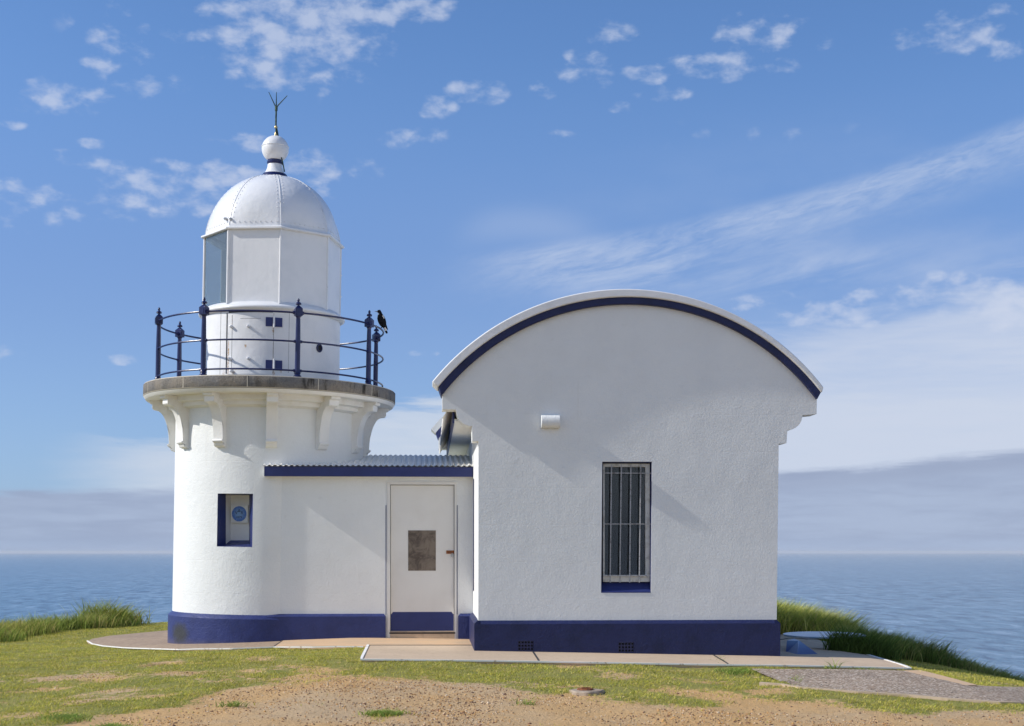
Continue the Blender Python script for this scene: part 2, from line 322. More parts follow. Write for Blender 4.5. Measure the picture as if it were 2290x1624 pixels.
class G:
    """collects shapes of ONE part"""
    def __init__(s): s.v = []; s.f = []
    def add(s, v, f):
        k = len(s.v); s.v += [tuple(p) for p in v]; s.f += [tuple(i+k for i in q) for q in f]; return s
    def box(s, x0, x1, y0, y1, z0, z1):
        v = [(x, y, z) for z in (z0, z1) for y in (y0, y1) for x in (x0, x1)]
        return s.add(v, [(0, 2, 3, 1), (4, 5, 7, 6), (0, 1, 5, 4), (2, 6, 7, 3), (0, 4, 6, 2), (1, 3, 7, 5)])
    def hexa(s, bot, top):
        return s.add(list(bot)+list(top), [(3, 2, 1, 0), (4, 5, 6, 7), (0, 1, 5, 4), (1, 2, 6, 5), (2, 3, 7, 6), (3, 0, 4, 7)])
    def lathe(s, prof, seg=48, c=(0, 0, 0), cap=True, a0=0, a1=2*math.pi):
        full = abs(a1-a0-2*math.pi) < 1e-6; n = seg if full else seg+1; k = len(prof)
        v = []
        for i in range(n):
            a = a0+(a1-a0)*i/seg
            v += [(c[0]+r*math.sin(a), c[1]-r*math.cos(a), c[2]+z) for r, z in prof]
        f = []
        for i in range(seg):
            j = (i+1) % n
            for q in range(k-1): f.append((i*k+q, j*k+q, j*k+q+1, i*k+q+1))
        if cap and full:
            if prof[0][0] > 1e-6: f.append(tuple(i*k for i in range(n)))
            if prof[-1][0] > 1e-6: f.append(tuple(i*k+k-1 for i in range(n))[::-1])
        return s.add(v, f)
    def tube(s, pts, r, seg=8, closed=False):
        pts = [Vector(p) for p in pts]; n = len(pts); rr = r if isinstance(r, (list, tuple)) else [r]*n
        v = []; up0 = None
        for i, p in enumerate(pts):
            a = pts[i-1] if (i > 0 or closed) else p; b2 = pts[(i+1) % n] if (i < n-1 or closed) else p
            t = (b2-a).normalized(); up = Vector((0, 0, 1)) if abs(t.z) < .9 else (up0 or Vector((0, 1, 0)))
            x = t.cross(up).normalized(); y = x.cross(t).normalized()
            for k in range(seg):
                w = 2*math.pi*k/seg; v.append(p+(x*math.cos(w)+y*math.sin(w))*rr[i])
        f = []
        for i in range(n if closed else n-1):
            j = (i+1) % n
            for k in range(seg): f.append((i*seg+k, i*seg+(k+1) % seg, j*seg+(k+1) % seg, j*seg+k))
        if not closed: f += [tuple(range(seg))[::-1], tuple(range((n-1)*seg, n*seg))]
        return s.add(v, f)
    def prism(s, outer, y0, y1, holes=(), holesides=True, back=True):
        """outer, holes: lists of (x, z); faces at y0 (front) and y1"""
        loops = [list(outer)]+[list(h) for h in holes]; flat = [p for l in loops for p in l]
        tris = tessellate_polygon([[Vector((p[0], p[1], 0)) for p in l] for l in loops]); n = len(flat)
        v = [(p[0], y0, p[1]) for p in flat]+[(p[0], y1, p[1]) for p in flat]
        f = [tuple(t) for t in tris]
        if back: f += [tuple(i+n for i in t)[::-1] for t in tris]
        k = 0
        for li, l in enumerate(loops):
            if li == 0 or holesides:
                for i in range(len(l)): a, b2 = k+i, k+(i+1) % len(l); f.append((a, b2, b2+n, a+n))
            k += len(l)
        return s.add(v, f)
    def make(s, name, material, parent=None, **kw): return mk(name, s.v, s.f, material, parent, **kw)

# pixel of the survey drawing -> world
def ray(px, py): return FW+RT*((px-CX)/FPX)+Vector((0, 0, (CY-py)/FPX))
def WY(px, py, Y):
    d = ray(px, py); return Vector((0, 0, ZC))+d*(Y/d.y)
def gbase(X, Y):
    X = np.asarray(X, float); Y = np.asarray(Y, float)
    z = np.interp(X, [-40, -12, -6, -4.2, -3, -1.9, -1, .5, 4.2, 5.6, 7.5, 12, 40], [-1.0, -.33, -.14, -.12, -.045, -.005, .025, .0, -.08, -.125, -.42, -1.2, -6])
    return z-.03*np.clip(16.3-Y, 0, 20)-.01*np.clip(Y-26, 0, 100)
def edgeY(X): return np.interp(X, [-30, -9, -6, -3, 0, 3, 5, 6.4, 7.1, 7.6, 8.1, 9, 14, 30], [20.5, 22.5, 28, 31.5, 31, 29, 28.5, 28, 27.3, 25.0, 22.3, 21.3, 19, 15])
def terr(X, Y):
    """terrain surface (3.5 cm below the paving)"""
    e = np.asarray(Y)-edgeY(X); drop = np.where(e > 0, .9*e+.02*np.minimum(e, 3)**2, 0)
    e2 = np.clip(np.abs(np.asarray(X))-16, 0, None)*.25
    X = np.asarray(X, float); Y = np.asarray(Y, float)
    far = np.clip(X-7.4, 0, 20)*.12*np.clip((Y-17.8)/1.5, 0, 1)
    return gbase(X, Y)-.035-drop-e2-far
def GZ(px, py, off=0.0, fn=gbase):
    d = ray(px, py); t = 18.0
    for _ in range(60):
        p = Vector((0, 0, ZC))+d*t; h = float(fn(p.x, p.y))
        t2 = (h-ZC)/d.z; t = t+.5*(t2-t)
    p = Vector((0, 0, ZC))+d*t; p.z = float(fn(p.x, p.y))+off; return p

# lattice noise for terrain shapes
def vnoise(x, y, seed):
    r = np.random.default_rng(seed).random((256, 256)); xi = np.floor(x).astype(int); yi = np.floor(y).astype(int); fx = x-xi; fy = y-yi
    fx = fx*fx*(3-2*fx); fy = fy*fy*(3-2*fy); g2 = lambda a, b2: r[a & 255, b2 & 255]
    return (g2(xi, yi)*(1-fx)+g2(xi+1, yi)*fx)*(1-fy)+(g2(xi, yi+1)*(1-fx)+g2(xi+1, yi+1)*fx)*fy
def fbm(x, y, s, seed, o=4):
    t = 0; a = 1; n = 0
    for i in range(o): t = t+a*vnoise(x*s+i*17.3, y*s+i*9.1, seed+i); n += a; a *= .5; s *= 2.07
    return t/n

# ------------------------------------------------------------------ ground
def inpoly(x, y, P):
    c = np.zeros(x.shape, bool); j = len(P)-1
    for i in range(len(P)):
        xi, yi = P[i]; xj, yj = P[j]
        k = ((yi > y) != (yj > y)) & (x < (xj-xi)*(y-yi)/((yj-yi) or 1e-9)+xi); c ^= k; j = i
    return c
def toplan(P): return [tuple(GZ(a, b)[:2]) for a, b in P]
TURF = toplan([(-900, 1624), (-300, 1640), (123, 1618), (190, 1602), (261, 1592), (373, 1581), (440, 1570), (467, 1551), (470, 1541), (540, 1531), (612, 1525), (709, 1521),
        (747, 1508), (800, 1503), (855, 1507), (1000, 1522), (1090, 1533), (1135, 1539), (1239, 1548), (1278, 1555), (1351, 1557), (1374, 1567), (1434, 1564), (1477, 1572), (1545, 1570), (1560, 1558),
        (1500, 1541), (1480, 1531), (1560, 1529), (1640, 1543), (1681, 1553), (1741, 1562), (1862, 1573), (1960, 1587), (2080, 1585), (2178, 1580), (2290, 1588), (2500, 1600), (2900, 1600), (2900, 1300), (-900, 1300)])
BARE = [(175, 1507, 62, 7), (235, 1512, 60, 6), (422, 1499, 60, 5), (202, 1559, 55, 6), (261, 1539, 95, 4), (343, 1551, 55, 5), (560, 1492, 38, 4), (575, 1467, 22, 4), (75, 1589, 40, 4), (430, 1478, 18, 2.5),
        (350, 1480, 30, 5), (700, 1492, 40, 3), (60, 1502, 25, 3), (120, 1533, 30, 2), (1625, 1519, 26, 3), (1570, 1518, 30, 2.4), (1330, 1534, 15, 3), (800, 1482, 14, 4), (1310, 1547, 42, 7), (1740, 1545, 20, 2)]
GREEN = [(855, 1592, 36, 6), (254, 1622, 34, 4), (870, 1597, 30, 4), (1180, 1560, 10, 2), (520, 1572, 18, 3), (130, 1600, 60, 8)]
def ell(X, Y, L):
    out = np.zeros(X.shape)
    for a, b2, rx, ry in L:
        c0 = GZ(a, b2); c1 = GZ(a+rx, b2); c2 = GZ(a, b2+ry); sx = abs(c1.x-c0.x); sy = abs(c2.y-c0.y)
        out = np.maximum(out, 1.25-((X-c0.x)/sx)**2-((Y-c0.y)/sy)**2)
    return out
def turf_mask(X, Y):
    wx = (fbm(X, Y, 1.6, 5)-.5)*.9; wy = (fbm(X, Y, 1.4, 25)-.5)*.9
    m = inpoly(X+wx, Y+wy, TURF).astype(float)
    w = (fbm(X, Y, 4.5, 45)-.5)*2.6
    m = np.where(ell(X, Y, [(a, b2, c3*1.35, d3*1.3) for a, b2, c3, d3 in BARE])+w > .42, 0, m)
    near = (fbm(X, Y, 2.6, 77)+.25*fbm(X, Y, 9, 99) > .80) & (Y < 16.3) & (Y > 8) & (X < 4.6)
    m = np.where(near, 0, m)
    m = np.where(ell(X, Y, GREEN)+w*.6 > .45, 1, m)
    return m
front_pts = [(823, 1443), (808, 1475), (1200, 1480), (1600, 1487), (2035, 1495), (1951, 1468), (1885, 1449), (1839, 1435), (1773, 1412), (1745, 1409), (1400, 1409), (1180, 1443)]
up = [(612, 1447), (818, 1446), (823, 1443), (1180, 1443), (1300, 1409), (657, 1409), (640, 1425)]
apron = [(195, 1433), (207, 1440), (230, 1444), (300, 1449), (400, 1452), (520, 1450), (612, 1447), (645, 1424), (657, 1400), (560, 1396), (470, 1398), (377, 1409), (300, 1416), (240, 1422), (208, 1428)]
upc = [(1680, 1492), (1760, 1493.5), (1900, 1495), (2040, 1497), (2100, 1512), (2166, 1529), (2290, 1538), (2600, 1560)]
loc_ = [(1684, 1495), (1712, 1507), (1750, 1522), (1787, 1534), (1919, 1544), (2034, 1551), (2120, 1559), (2235, 1567), (2420, 1585), (2700, 1600)]
def resample(P, n):
    P = [GZ(a, b2) for a, b2 in P]; L2 = [0]
    for i in range(1, len(P)): L2.append(L2[-1]+(P[i]-P[i-1]).length)
    t = np.linspace(0, L2[-1], n); return np.stack([np.interp(t, L2, [p[k] for p in P]) for k in range(2)], -1)
A, B = resample(upc, 70), resample(loc_, 70)
SUNK = [toplan(front_pts), toplan(up), toplan(apron)]; pathpoly = [tuple(p) for p in A]+[tuple(p) for p in B[::-1]]
def inside_all(X, Y, P, m):
    return inpoly(X+m, Y, P) & inpoly(X-m, Y, P) & inpoly(X, Y+m, P) & inpoly(X, Y-m, P)
def axis_pts(a, b2, fine, far):
    mid = np.arange(a, b2+1e-9, fine); g1 = a-np.cumsum(.12*1.17**np.arange(int(far)))[::-1]; g2 = b2+np.cumsum(.12*1.17**np.arange(int(far)))
    return np.concatenate([g1, mid, g2])
xs = axis_pts(-9.2, 10.5, .05, 30); ys = axis_pts(10.2, 24.0, .05, 32); ys = ys[ys > -25]
XX, YY = np.meshgrid(xs, ys)
gm = sum(turf_mask(XX+a, YY+b2) for a, b2 in ((0, 0), (.13, .05), (-.13, -.05), (.05, .16), (-.05, -.16), (.2, -.2), (-.2, .2)))/7; hole = np.clip(ell(XX, YY, [(348, 1481, 22, 4), (575, 1467, 14, 1.6)])*1.2, 0, 1)
ZZ = terr(XX, YY)
wob = (fbm(XX, YY, 1.3, 3)-.5)*.05+(fbm(XX, YY, 6, 13, 3)-.5)*.022
ZZ = ZZ+wob*np.clip((YY-2)/6, 0, 1)+gm*.014-.004-hole*.05
for P_ in SUNK: ZZ = ZZ-.16*inside_all(XX, YY, P_, .06)
ZZ = ZZ-.07*inside_all(XX, YY, pathpoly, .05)
ZZ = np.maximum(ZZ, -36)
nx, ny = len(xs), len(ys)
me = bpy.data.meshes.new('ground'); me.vertices.add(nx*ny); me.vertices.foreach_set('co', np.stack([XX, YY, ZZ], -1).astype(np.float32).ravel())
i0 = (np.arange(ny-1)[:, None]*nx+np.arange(nx-1)[None]).ravel(); q = np.stack([i0, i0+1, i0+1+nx, i0+nx], -1).astype(np.int32)
me.loops.add(q.size); me.loops.foreach_set('vertex_index', q.ravel()); me.polygons.add(len(q)); me.polygons.foreach_set('loop_start', np.arange(0, q.size, 4, dtype=np.int32))
me.polygons.foreach_set('use_smooth', np.ones(len(q), bool)); me.update(calc_edges=True)
ca = me.color_attributes.new('mask', 'FLOAT_COLOR', 'POINT'); ca.data.foreach_set('color', np.stack([gm, hole, 0*gm, 0*gm+1], -1).astype(np.float32).ravel())
me.materials.append(M['ground']); o = bpy.data.objects.new('ground', me); COL.objects.link(o)
tag(o, 'dry orange dirt and patchy turf in front of the white buildings', kind='structure')
def surf(X, Y):
    """real terrain height at points"""
    z = terr(X, Y)+((fbm(X, Y, 1.3, 3)-.5)*.05+(fbm(X, Y, 6, 13, 3)-.5)*.022)*np.clip((Y-2)/6, 0, 1)
    return z
# sea
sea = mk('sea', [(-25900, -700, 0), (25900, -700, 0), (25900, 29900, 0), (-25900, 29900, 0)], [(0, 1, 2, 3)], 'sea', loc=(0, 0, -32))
tag(sea, 'calm blue ocean reaching to the horizon', kind='structure')

# ------------------------------------------------------------------ paving
def slab(name, pts, material, label, top=0.0, thick=.09, edge=None, joints=(), res=14):
    """pts: outline pixels on the ground; top follows gbase"""
    P = [GZ(a, b2) for a, b2 in pts]
    D = []
    for i, p in enumerate(P):
        q2 = P[(i+1) % len(P)]; n = max(1, int((q2-p).length/.4))
        for k in range(n):
            w = p.lerp(q2, k/n); D.append(Vector((w.x, w.y, float(gbase(w.x, w.y))+top)))
    g = G(); n = len(D)
    tris = tessellate_polygon([[Vector((p.x, p.y, 0)) for p in D]])
    g.add(D+[p-Vector((0, 0, thick)) for p in D], [tuple(t) for t in tris]+[(i, (i+1) % n, (i+1) % n+n, i+n) for i in range(n)])
    o = g.make(name, material); tag(o, label, kind='structure')
    bm = bmesh.new(); bm.from_mesh(o.data)
    for ax in (0, 1):
        for q in np.arange(-6, 30, .35):
            nrm_ = [0, 0, 0]; nrm_[ax] = 1; co = [0, 0, 0]; co[ax] = float(q)
            bmesh.ops.bisect_plane(bm, geom=bm.verts[:]+bm.edges[:]+bm.faces[:], plane_co=co, plane_no=nrm_)
    for v in bm.verts:
        gb = float(gbase(v.co.x, v.co.y))+top; v.co.z = gb if v.co.z > gb-.045 else gb-thick
    bm.to_mesh(o.data); bm.free()
    return o, D
so1, D1 = slab('pavement', front_pts, 'concrete', 'tan concrete slab with white painted edge in front of the barrel-roofed building')
so2, D2 = slab('pavement', up, 'concrete_orange', 'orange-tan concrete strip before the white door', top=.004)
so3, D3 = slab('pavement', apron, 'apron', 'rounded brown concrete apron at the foot of the tower', top=-.004)
def strip(name, pts, w, h, material, label, up=0.0, seg=.25):
    """a thin band laid along an outline of ground pixels"""
    P = [GZ(a, b2) for a, b2 in pts]; D = []
    for i in range(len(P)-1):
        n = max(1, int((P[i+1]-P[i]).length/seg))
        D += [P[i].lerp(P[i+1], k/n) for k in range(n)]
    D.append(P[-1]); g = G(); rows = []
    for i, p in enumerate(D):
        t = (D[min(i+1, len(D)-1)]-D[max(i-1, 0)]); t.z = 0; t.normalize(); s = Vector((t.y, -t.x, 0))*w/2
        z = float(gbase(p.x, p.y))+up
        rows.append([Vector((p.x, p.y, z))-s, Vector((p.x, p.y, z))+s, Vector((p.x, p.y, z-h))+s, Vector((p.x, p.y, z-h))-s])
    v = [q3 for r in rows for q3 in r]; f = []
    for i in range(len(rows)-1):
        for k in range(4): f.append((i*4+k, i*4+(k+1) % 4, i*4+4+(k+1) % 4, i*4+4+k))
    f += [(0, 1, 2, 3), tuple(len(v)-4+k for k in range(4))]
    g.add(v, f); o = g.make(name, material)
    tag(o, label, kind='structure'); return o
strip('kerb', [(823, 1443), (808, 1475), (1200, 1480), (1600, 1487), (2036, 1495), (1952, 1468), (1886, 1449), (1840, 1435)], .032, .018, 'edge', 'worn white painted edge of the front concrete slab', .009)
strip('kerb', [(195, 1433), (207, 1440), (230, 1444.5), (300, 1449.5), (400, 1452.5), (520, 1450.5), (612, 1447), (700, 1447), (812, 1446.2)], .015, .014, 'edge', 'worn pale edge of the apron round the tower', .0055)
for P2 in ([(1191, 1457), (1205, 1479)], [(612, 1447), (645, 1424)], [(823, 1443.4), (1060, 1443.4)], [(1590, 1462), (1630, 1487)], [(1746, 1431), (1835, 1431)]):
    strip('paving_joint', P2, .016, .01, 'gap', 'dark joint in the concrete paving', .0065)
# asphalt path and its kerb
nn = 14; v = []; f = []
for i in range(70):
    for k in range(nn):
        w = A[i]*(1-k/(nn-1))+B[i]*k/(nn-1); v.append((w[0], w[1], float(gbase(w[0], w[1]))-.012+.004*math.sin(w[0]*3)))
for i in range(69):
    for k in range(nn-1): f.append((i*nn+k, i*nn+k+1, (i+1)*nn+k+1, (i+1)*nn+k))
tag(mk('path', v, f, 'asphalt', smooth=True), 'grey speckled asphalt path leaving to the right', kind='structure')
strip('kerb', [(1700, 1525), (1750, 1529), (1787, 1535), (1919, 1545.5), (2034, 1552.5), (2120, 1560.5), (2235, 1568.5), (2420, 1587)], .06, .06, 'concrete', 'low concrete kerb along the asphalt path', -.002)
strip('dirt_track', [(2040, 1497), (2100, 1512), (2166, 1530)], .20, .03, 'concrete_orange', 'bare sandy strip beside the asphalt path', -.010)

def PX(p):
    """world -> drawing pixel"""
    d = p[0]*FW.x+p[1]*FW.y; return CX+FPX*(p[0]*RT.x+p[1]*RT.y)/d, CY+FPX*(ZC-p[2])/d

# ------------------------------------------------------------------ lighthouse tower
XT, YT = -2.396, 21.33
tower = empty('lighthouse_tower', (XT, YT, 0), (0, R(.97), 0))
tag(tower, 'round white lighthouse tower with blue base, railed gallery, domed lantern and bird-topped rail', 'lighthouse')
tower['label'] = 'round white lighthouse tower with blue base, railed gallery and domed white lantern'
TM = Matrix.Translation((XT, YT, 0)) @ Matrix.Rotation(R(.97), 4, 'Y'); TI = TM.inverted()
def TH(px, py, r):
    """drawing pixel -> (phi, z) on a cylinder of radius r round the tower axis"""
    o = TI @ Vector((0, 0, ZC)); d = TI.to_3x3() @ ray(px, py)
    a = d.x**2+d.y**2; b2 = o.x*d.x+o.y*d.y; c2 = o.x**2+o.y**2-r*r; D = b2*b2-a*c2
    t = (-b2-math.sqrt(max(D, 0)))/a; p = o+d*t; return math.atan2(p.x, -p.y), p.z
def TZ(py, r=0.0, px=602):
    if r == 0:
        o = TI @ Vector((0, 0, ZC)); d = TI.to_3x3() @ ray(px, py); return (o+d*(-o.y/d.y)).z
    return TH(px, py, r)[1]
def cyl(phi, r, z): return Vector((r*math.sin(phi), -r*math.cos(phi), z))
RB = 1.368
zpl = .31
z_w = TZ(907.5, RB)            # where the wall meets the mouldings
z_d0 = TZ(868, 1.832); z_d1 = TZ(839.5, 1.832)
print('tower z', zpl, z_w, z_d0, z_d1)
# body with the niche opening
a0 = TH(486, 1160, RB)[0]; a1 = TH(565, 1160, RB)[0]; n0 = TZ(1223, RB, 525); n1z = TZ(1104, RB, 525)
angs = sorted(set([a0+(a1-a0)*k/8 for k in range(9)]+[a1+(2*math.pi-(a1-a0))*k/88 for k in range(89)][:-1]))
zz = sorted([-.25, 0, zpl, .6, n0, (n0+n1z)/2, n1z, 2.2, 2.6, z_w+.01, z_d0+.01])
g = G(); na = len(angs); v = [cyl(a, RB, z) for z in zz for a in angs]; f = []
for i in range(len(zz)-1):
    for k in range(na):
        am = (angs[k]+(angs[(k+1)] if k+1 < na else angs[0]+2*math.pi))/2
        if a0 < am < a1 and n0-1e-6 <= zz[i] and zz[i+1] <= n1z+1e-6: continue
        f.append((i*na+k, i*na+(k+1) % na, (i+1)*na+(k+1) % na, (i+1)*na+k))
mk('wall', v, f, 'plaster', tower, smooth=True)
# plinth
g = G().lathe([(1.428, -.30), (1.428, .285), (1.418, .298), (1.365, .345)], 96, cap=False)
def soot_col(n, v):
    k = blue_rough(n, v); ph, z = TH(401, 1416, 1.428); p = cyl(ph, 1.428, z); x, y, zz_ = sep(n, v)
    u = (x-p.x)/.20; w = (zz_-z)/.17; u2 = (y-p.y)/.35
    k = mixc(n, ramp(zz_+noise(n, v, 8, 4)*.10, .06, -.06)*.35, k, (.14, .11, .08))
    return mixc(n, ramp(u*u+w*w+u2*u2+(noise(n, v, 12, 4)-.5)*1.2, 1.3, .1)*.95, k, (.035, .036, .036))
M['sooty'] = mat('blue_plaster_with_soot', soot_col, .5, lambda n, v: (noise(n, v, 40, 3)*.35+noise(n, v, 5, 4)*1.1, .012, .8), .4)
g.make('plinth', 'sooty', tower, smooth=True)
# niche: blue outer reveal, white recess, back panel
am = (a0+a1)/2; nrm = Vector((math.sin(am), -math.cos(am), 0)); tan = Vector((math.cos(am), math.sin(am), 0))
wl = cyl(a0, RB, 0).dot(tan); wr = cyl(a1, RB, 0).dot(tan); dF = RB*math.cos((a1-a0)/2)
def NI(u, d, z): return nrm*d+tan*u+Vector((0, 0, z))
def NP(px, py, d):
    o = TI @ Vector((0, 0, ZC)); dd = TI.to_3x3() @ ray(px, py); return o+dd*((d-o.dot(nrm))/dd.dot(nrm))
K = 8; d1 = dF-.21; d2 = dF-.33
def wallpt(k, z): return cyl(a0+(a1-a0)*k/K, RB, z)
A1, A2, A3, A4 = NP(505.1, 1216.5, d1), NP(557.4, 1213, d1), NP(557.4, 1107.5, d1), NP(505.1, 1106, d1)
B1, B2, B3, B4 = NP(515.8, 1208.5, d2), NP(557.4, 1208.5, d2), NP(557.4, 1109, d2), NP(515.8, 1108.5, d2)
g = G()
L1 = [wallpt(k, n0) for k in range(K+1)]; L2 = [wallpt(k, n1z) for k in range(K+1)]
for k in range(K):
    g.add([L1[k], L1[k+1], A1.lerp(A2, (k+1)/K), A1.lerp(A2, k/K)], [(0, 1, 2, 3)])
    g.add([L2[k], L2[k+1], A4.lerp(A3, (k+1)/K), A4.lerp(A3, k/K)], [(0, 1, 2, 3)])
g.add([L1[0], L2[0], A4, A1], [(0, 1, 2, 3)]); g.add([L1[K], L2[K], A3, A2], [(0, 1, 2, 3)]); g.add([A1, A2, B2, B1], [(0, 1, 2, 3)])
rv = g.make('niche_reveal', 'blue', tower)
G().add([A1, B1, B4, A4], [(0, 1, 2, 3)]).add([A2, B2, B3, A3], [(0, 1, 2, 3)]).add([A4, B4, B3, A3], [(0, 1, 2, 3)]).add([B1, B2, B3, B4], [(0, 1, 2, 3)]).make('niche_back', 'door', tower)
# plaque standing in the niche
pd = d2+.035; pp = NP(535, 1149.3, pd); pu, pz = pp.dot(tan), pp.z
prt = Matrix(((tan.x, -nrm.x, 0), (tan.y, -nrm.y, 0), (0, 0, 1))).to_euler()   # local x=tan, y=inwards, z=up
hw = .125
pl = G().box(-hw, hw, 0, .03, -hw, hw).make('plaque', 'door', tower, loc=NI(pu, pd, pz), rot=(prt[0], prt[1], prt[2]))
dsc = [(.108*math.cos(a), .108*math.sin(a)) for a in np.linspace(0, 2*math.pi, 41)[:-1]]
g = G().prism(dsc, -.004, .004); disc = g.make('disc', 'plaque', pl)
def text_obj(name, s, size, x, z, parent, material, y=-.006, stroke=.0):
    cu = bpy.data.curves.new(name, 'FONT'); cu.body = s; cu.size = size; cu.extrude = .001; cu.align_x = 'CENTER'; cu.align_y = 'CENTER'; cu.offset = stroke
    to = bpy.data.objects.new(name+'_curve', cu); COL.objects.link(to); dg = bpy.context.evaluated_depsgraph_get(); dg.update()
    me = bpy.data.meshes.new_from_object(to.evaluated_get(dg)); bpy.data.objects.remove(to); me.name = name
    me.materials.clear(); me.materials.append(M[material]); o = bpy.data.objects.new(name, me); COL.objects.link(o); o.parent = parent
    o.rotation_euler = (R(90), 0, 0); o.location = (x, y, z); return o
text_obj('lettering', 'V', .062, -.042, .012, pl, 'ink'); text_obj('lettering', 'R', .062, .042, .012, pl, 'ink'); text_obj('lettering', '1879', .044, 0, -.048, pl, 'ink')
g = G()                 # small crown and arches between the letters
g.tube([(-.018, -.006, .030), (-.012, -.006, .052), (0, -.006, .060), (.012, -.006, .052), (.018, -.006, .030)], .003, 6)
g.tube([(-.019, -.006, .031), (.019, -.006, .031)], .0035, 6); g.tube([(0, -.006, .030), (0, -.006, .066)], .003, 6); g.make('crown_emblem', 'ink', pl)
# cornice under the gallery
g = G().lathe([(RB+.0, z_w-.02), (1.44, z_w), (1.47, z_w+.005), (1.47, z_w+.055), (1.50, z_w+.068), (1.555, z_w+.072), (1.555, z_w+.140), (1.575, z_w+.152), (1.79, z_d0-.050), (1.797, z_d0-.045), (1.825, z_d0-.002), (1.3, z_d0+.003)], 120, cap=False)
g.make('cornice', 'cream', tower, smooth=True, angle=25)
# brackets
zt = z_w+.14
prof = [(1.36, zt), (1.745, z_d0-.04), (1.745, z_d0-.075), (1.735, z_d0-.09), (1.70, z_d0-.095), (1.70, z_d0-.16), (1.69, z_d0-.175), (1.655, z_d0-.18)]
zb = TZ(1000, 1.45)
r0, zr0 = 1.655, z_d0-.18; r1, zr1 = 1.455, zb+.10
for k in range(1, 9):
    a = k/8*math.pi/2; prof.append((r1+(r0-r1)*(1-math.sin(a)), zr1+(zr0-zr1)*math.cos(a)))
prof += [(1.475, zb+.095), (1.482, zb+.08), (1.470, zb+.062), (1.447, zb+.055), (1.440, zb+.03), (1.425, zb+.01), (1.38, zb-.005), (1.36, zb)]
brk0 = None
for k in range(12):
    a = R(7+30*k)
    if brk0 is None:
        g = G(); n = len(prof); g.prism([(-p[0], p[1]) for p in prof], -.078, .078)
        v = [(-y, x, z) for x, y, z in g.v]   # radial along -Y
        brk0 = b_ = mk('bracket', v, g.f, 'cream', tower, smooth=True, angle=30)
        md = b_.modifiers.new('bevel', 'BEVEL'); md.width = .006; md.segments = 2; md.limit_method = 'ANGLE'
    else:
        b_ = brk0.copy(); COL.objects.link(b_); b_.parent = tower
    b_.rotation_euler = (0, 0, a)
# gallery deck of stone with mortar joints
g = G().lathe([(.9, z_d0+.01), (1.825, z_d0+.003), (1.832, z_d0+.012), (1.832, z_d1-.012), (1.822, z_d1), (.9, z_d1+.01)], 128, cap=False)
nface = len(g.f)
for px_ in (323.5, 409.5, 553, 712, 832):
    ph = TH((px_ if px_ > 330 else 331), 860, 1.832)[0]
    for sg in (0,):
        w = .006; rr = 1.8335; v = [cyl(ph-w/rr, rr, z_d0+.008), cyl(ph+w/rr, rr, z_d0+.008), cyl(ph+w/rr, rr, z_d1-.008), cyl(ph-w/rr, rr, z_d1-.008)]
        v += [cyl(ph-w/rr, 1.81, z_d0+.008), cyl(ph+w/rr, 1.81, z_d0+.008), cyl(ph+w/rr, 1.81, z_d1-.008), cyl(ph-w/rr, 1.81, z_d1-.008)]
        g.hexa(v[:4], v[4:])
dk = g.make('gallery_deck', ['stone', 'mortar'], tower, smooth=True, angle=40)
for p in dk.data.polygons:
    c3 = p.center
    if p.area < .02 and math.hypot(c3.x, c3.y) > 1.80 and abs(p.normal.z) < .9 and p.area < .0035: p.material_index = 1
# drum below the lantern
z_r0 = TZ(690.5, 1.04); zl0 = z_r0+.115
print('rim', z_r0, zl0)
def drum_col(n, v):
    k = metal_white(n, v); x, y, z = sep(n, v)
    def spot(px, py, sx, sz, s):
        ph, z0 = TH(px, py, 0.998); p = cyl(ph, 0.998, z0)
        u = (x-p.x)/sx; w = (z-z0+sz*.6)/sz; e = ramp(u*u+w*w, 1.0, .0)*ramp(y, .1, -.1)
        return e*ramp(noise(n, v, 38, 4, .7), .38, .62)*s
    r = None
    for a in [(511, 760, .018, .40, 1.), (549, 768, .022, .05, .9), (611, 734, .02, .07, .8), (611, 770, .008, .30, .5), (612, 828, .025, .06, .9), (628, 826, .02, .04, .6), (522, 822, .04, .08, .7), (500, 830, .03, .06, .5), (519, 707, .015, .1, .4), (700, 760, .03, .2, .12)]:
        e = spot(*a); r = e if r is None else r.mx(e)
    return mixc(n, r, k, (.42, .24, .08))
M['drum'] = mat('white_paint_rust_streaked', drum_col, .36, lambda n, v: (noise(n, v, 12, 3, .5), .008, .5), .5)
g = G().lathe([(0.998, z_d1-.03), (0.998, z_r0-.005)], 120, cap=False); g.make('drum', 'drum', tower, smooth=True)
g = G().lathe([(1.005, z_r0-.02), (1.025, z_r0-.008), (1.045, z_r0), (1.062, z_r0+.012), (1.068, z_r0+.03), (1.062, z_r0+.048), (1.045, z_r0+.06), (1.00, z_r0+.085), (.97, zl0), (.6, zl0+.01)], 120, cap=False)
g.make('lantern_sill', 'white', tower, smooth=True, angle=60)
def on_drum(g, px, py, w, h, t=.006, r=0.998, seg=6, tilt=0):
    """a curved plate on the drum"""
    ph, z = TH(px, py, r); n = seg; v = []; f = []
    for k in range(n+1):
        a = ph+(k/n-.5)*w/r
        for rr_, z_ in ((r-.004, z-h/2), (r+t, z-h/2), (r+t, z+h/2), (r-.004, z+h/2)): v.append(cyl(a, rr_, z_))
    for k in range(n):
        for q3 in range(4): f.append((k*4+q3, k*4+(q3+1) % 4, k*4+4+(q3+1) % 4, k*4+4+q3))
    f += [(0, 1, 2, 3), tuple(n*4+q3 for q3 in range(4))]; g.add(v, f)
g = G(); zmid = (TZ(692, 0.998)+TZ(838, 0.998))/2
ht = TZ(698, 0.998)-TZ(839, 0.998)
on_drum(g, 560, 768, .70, ht*.97, .004, seg=24); gd = g.make('gallery_door', 'drum', tower, smooth=True)
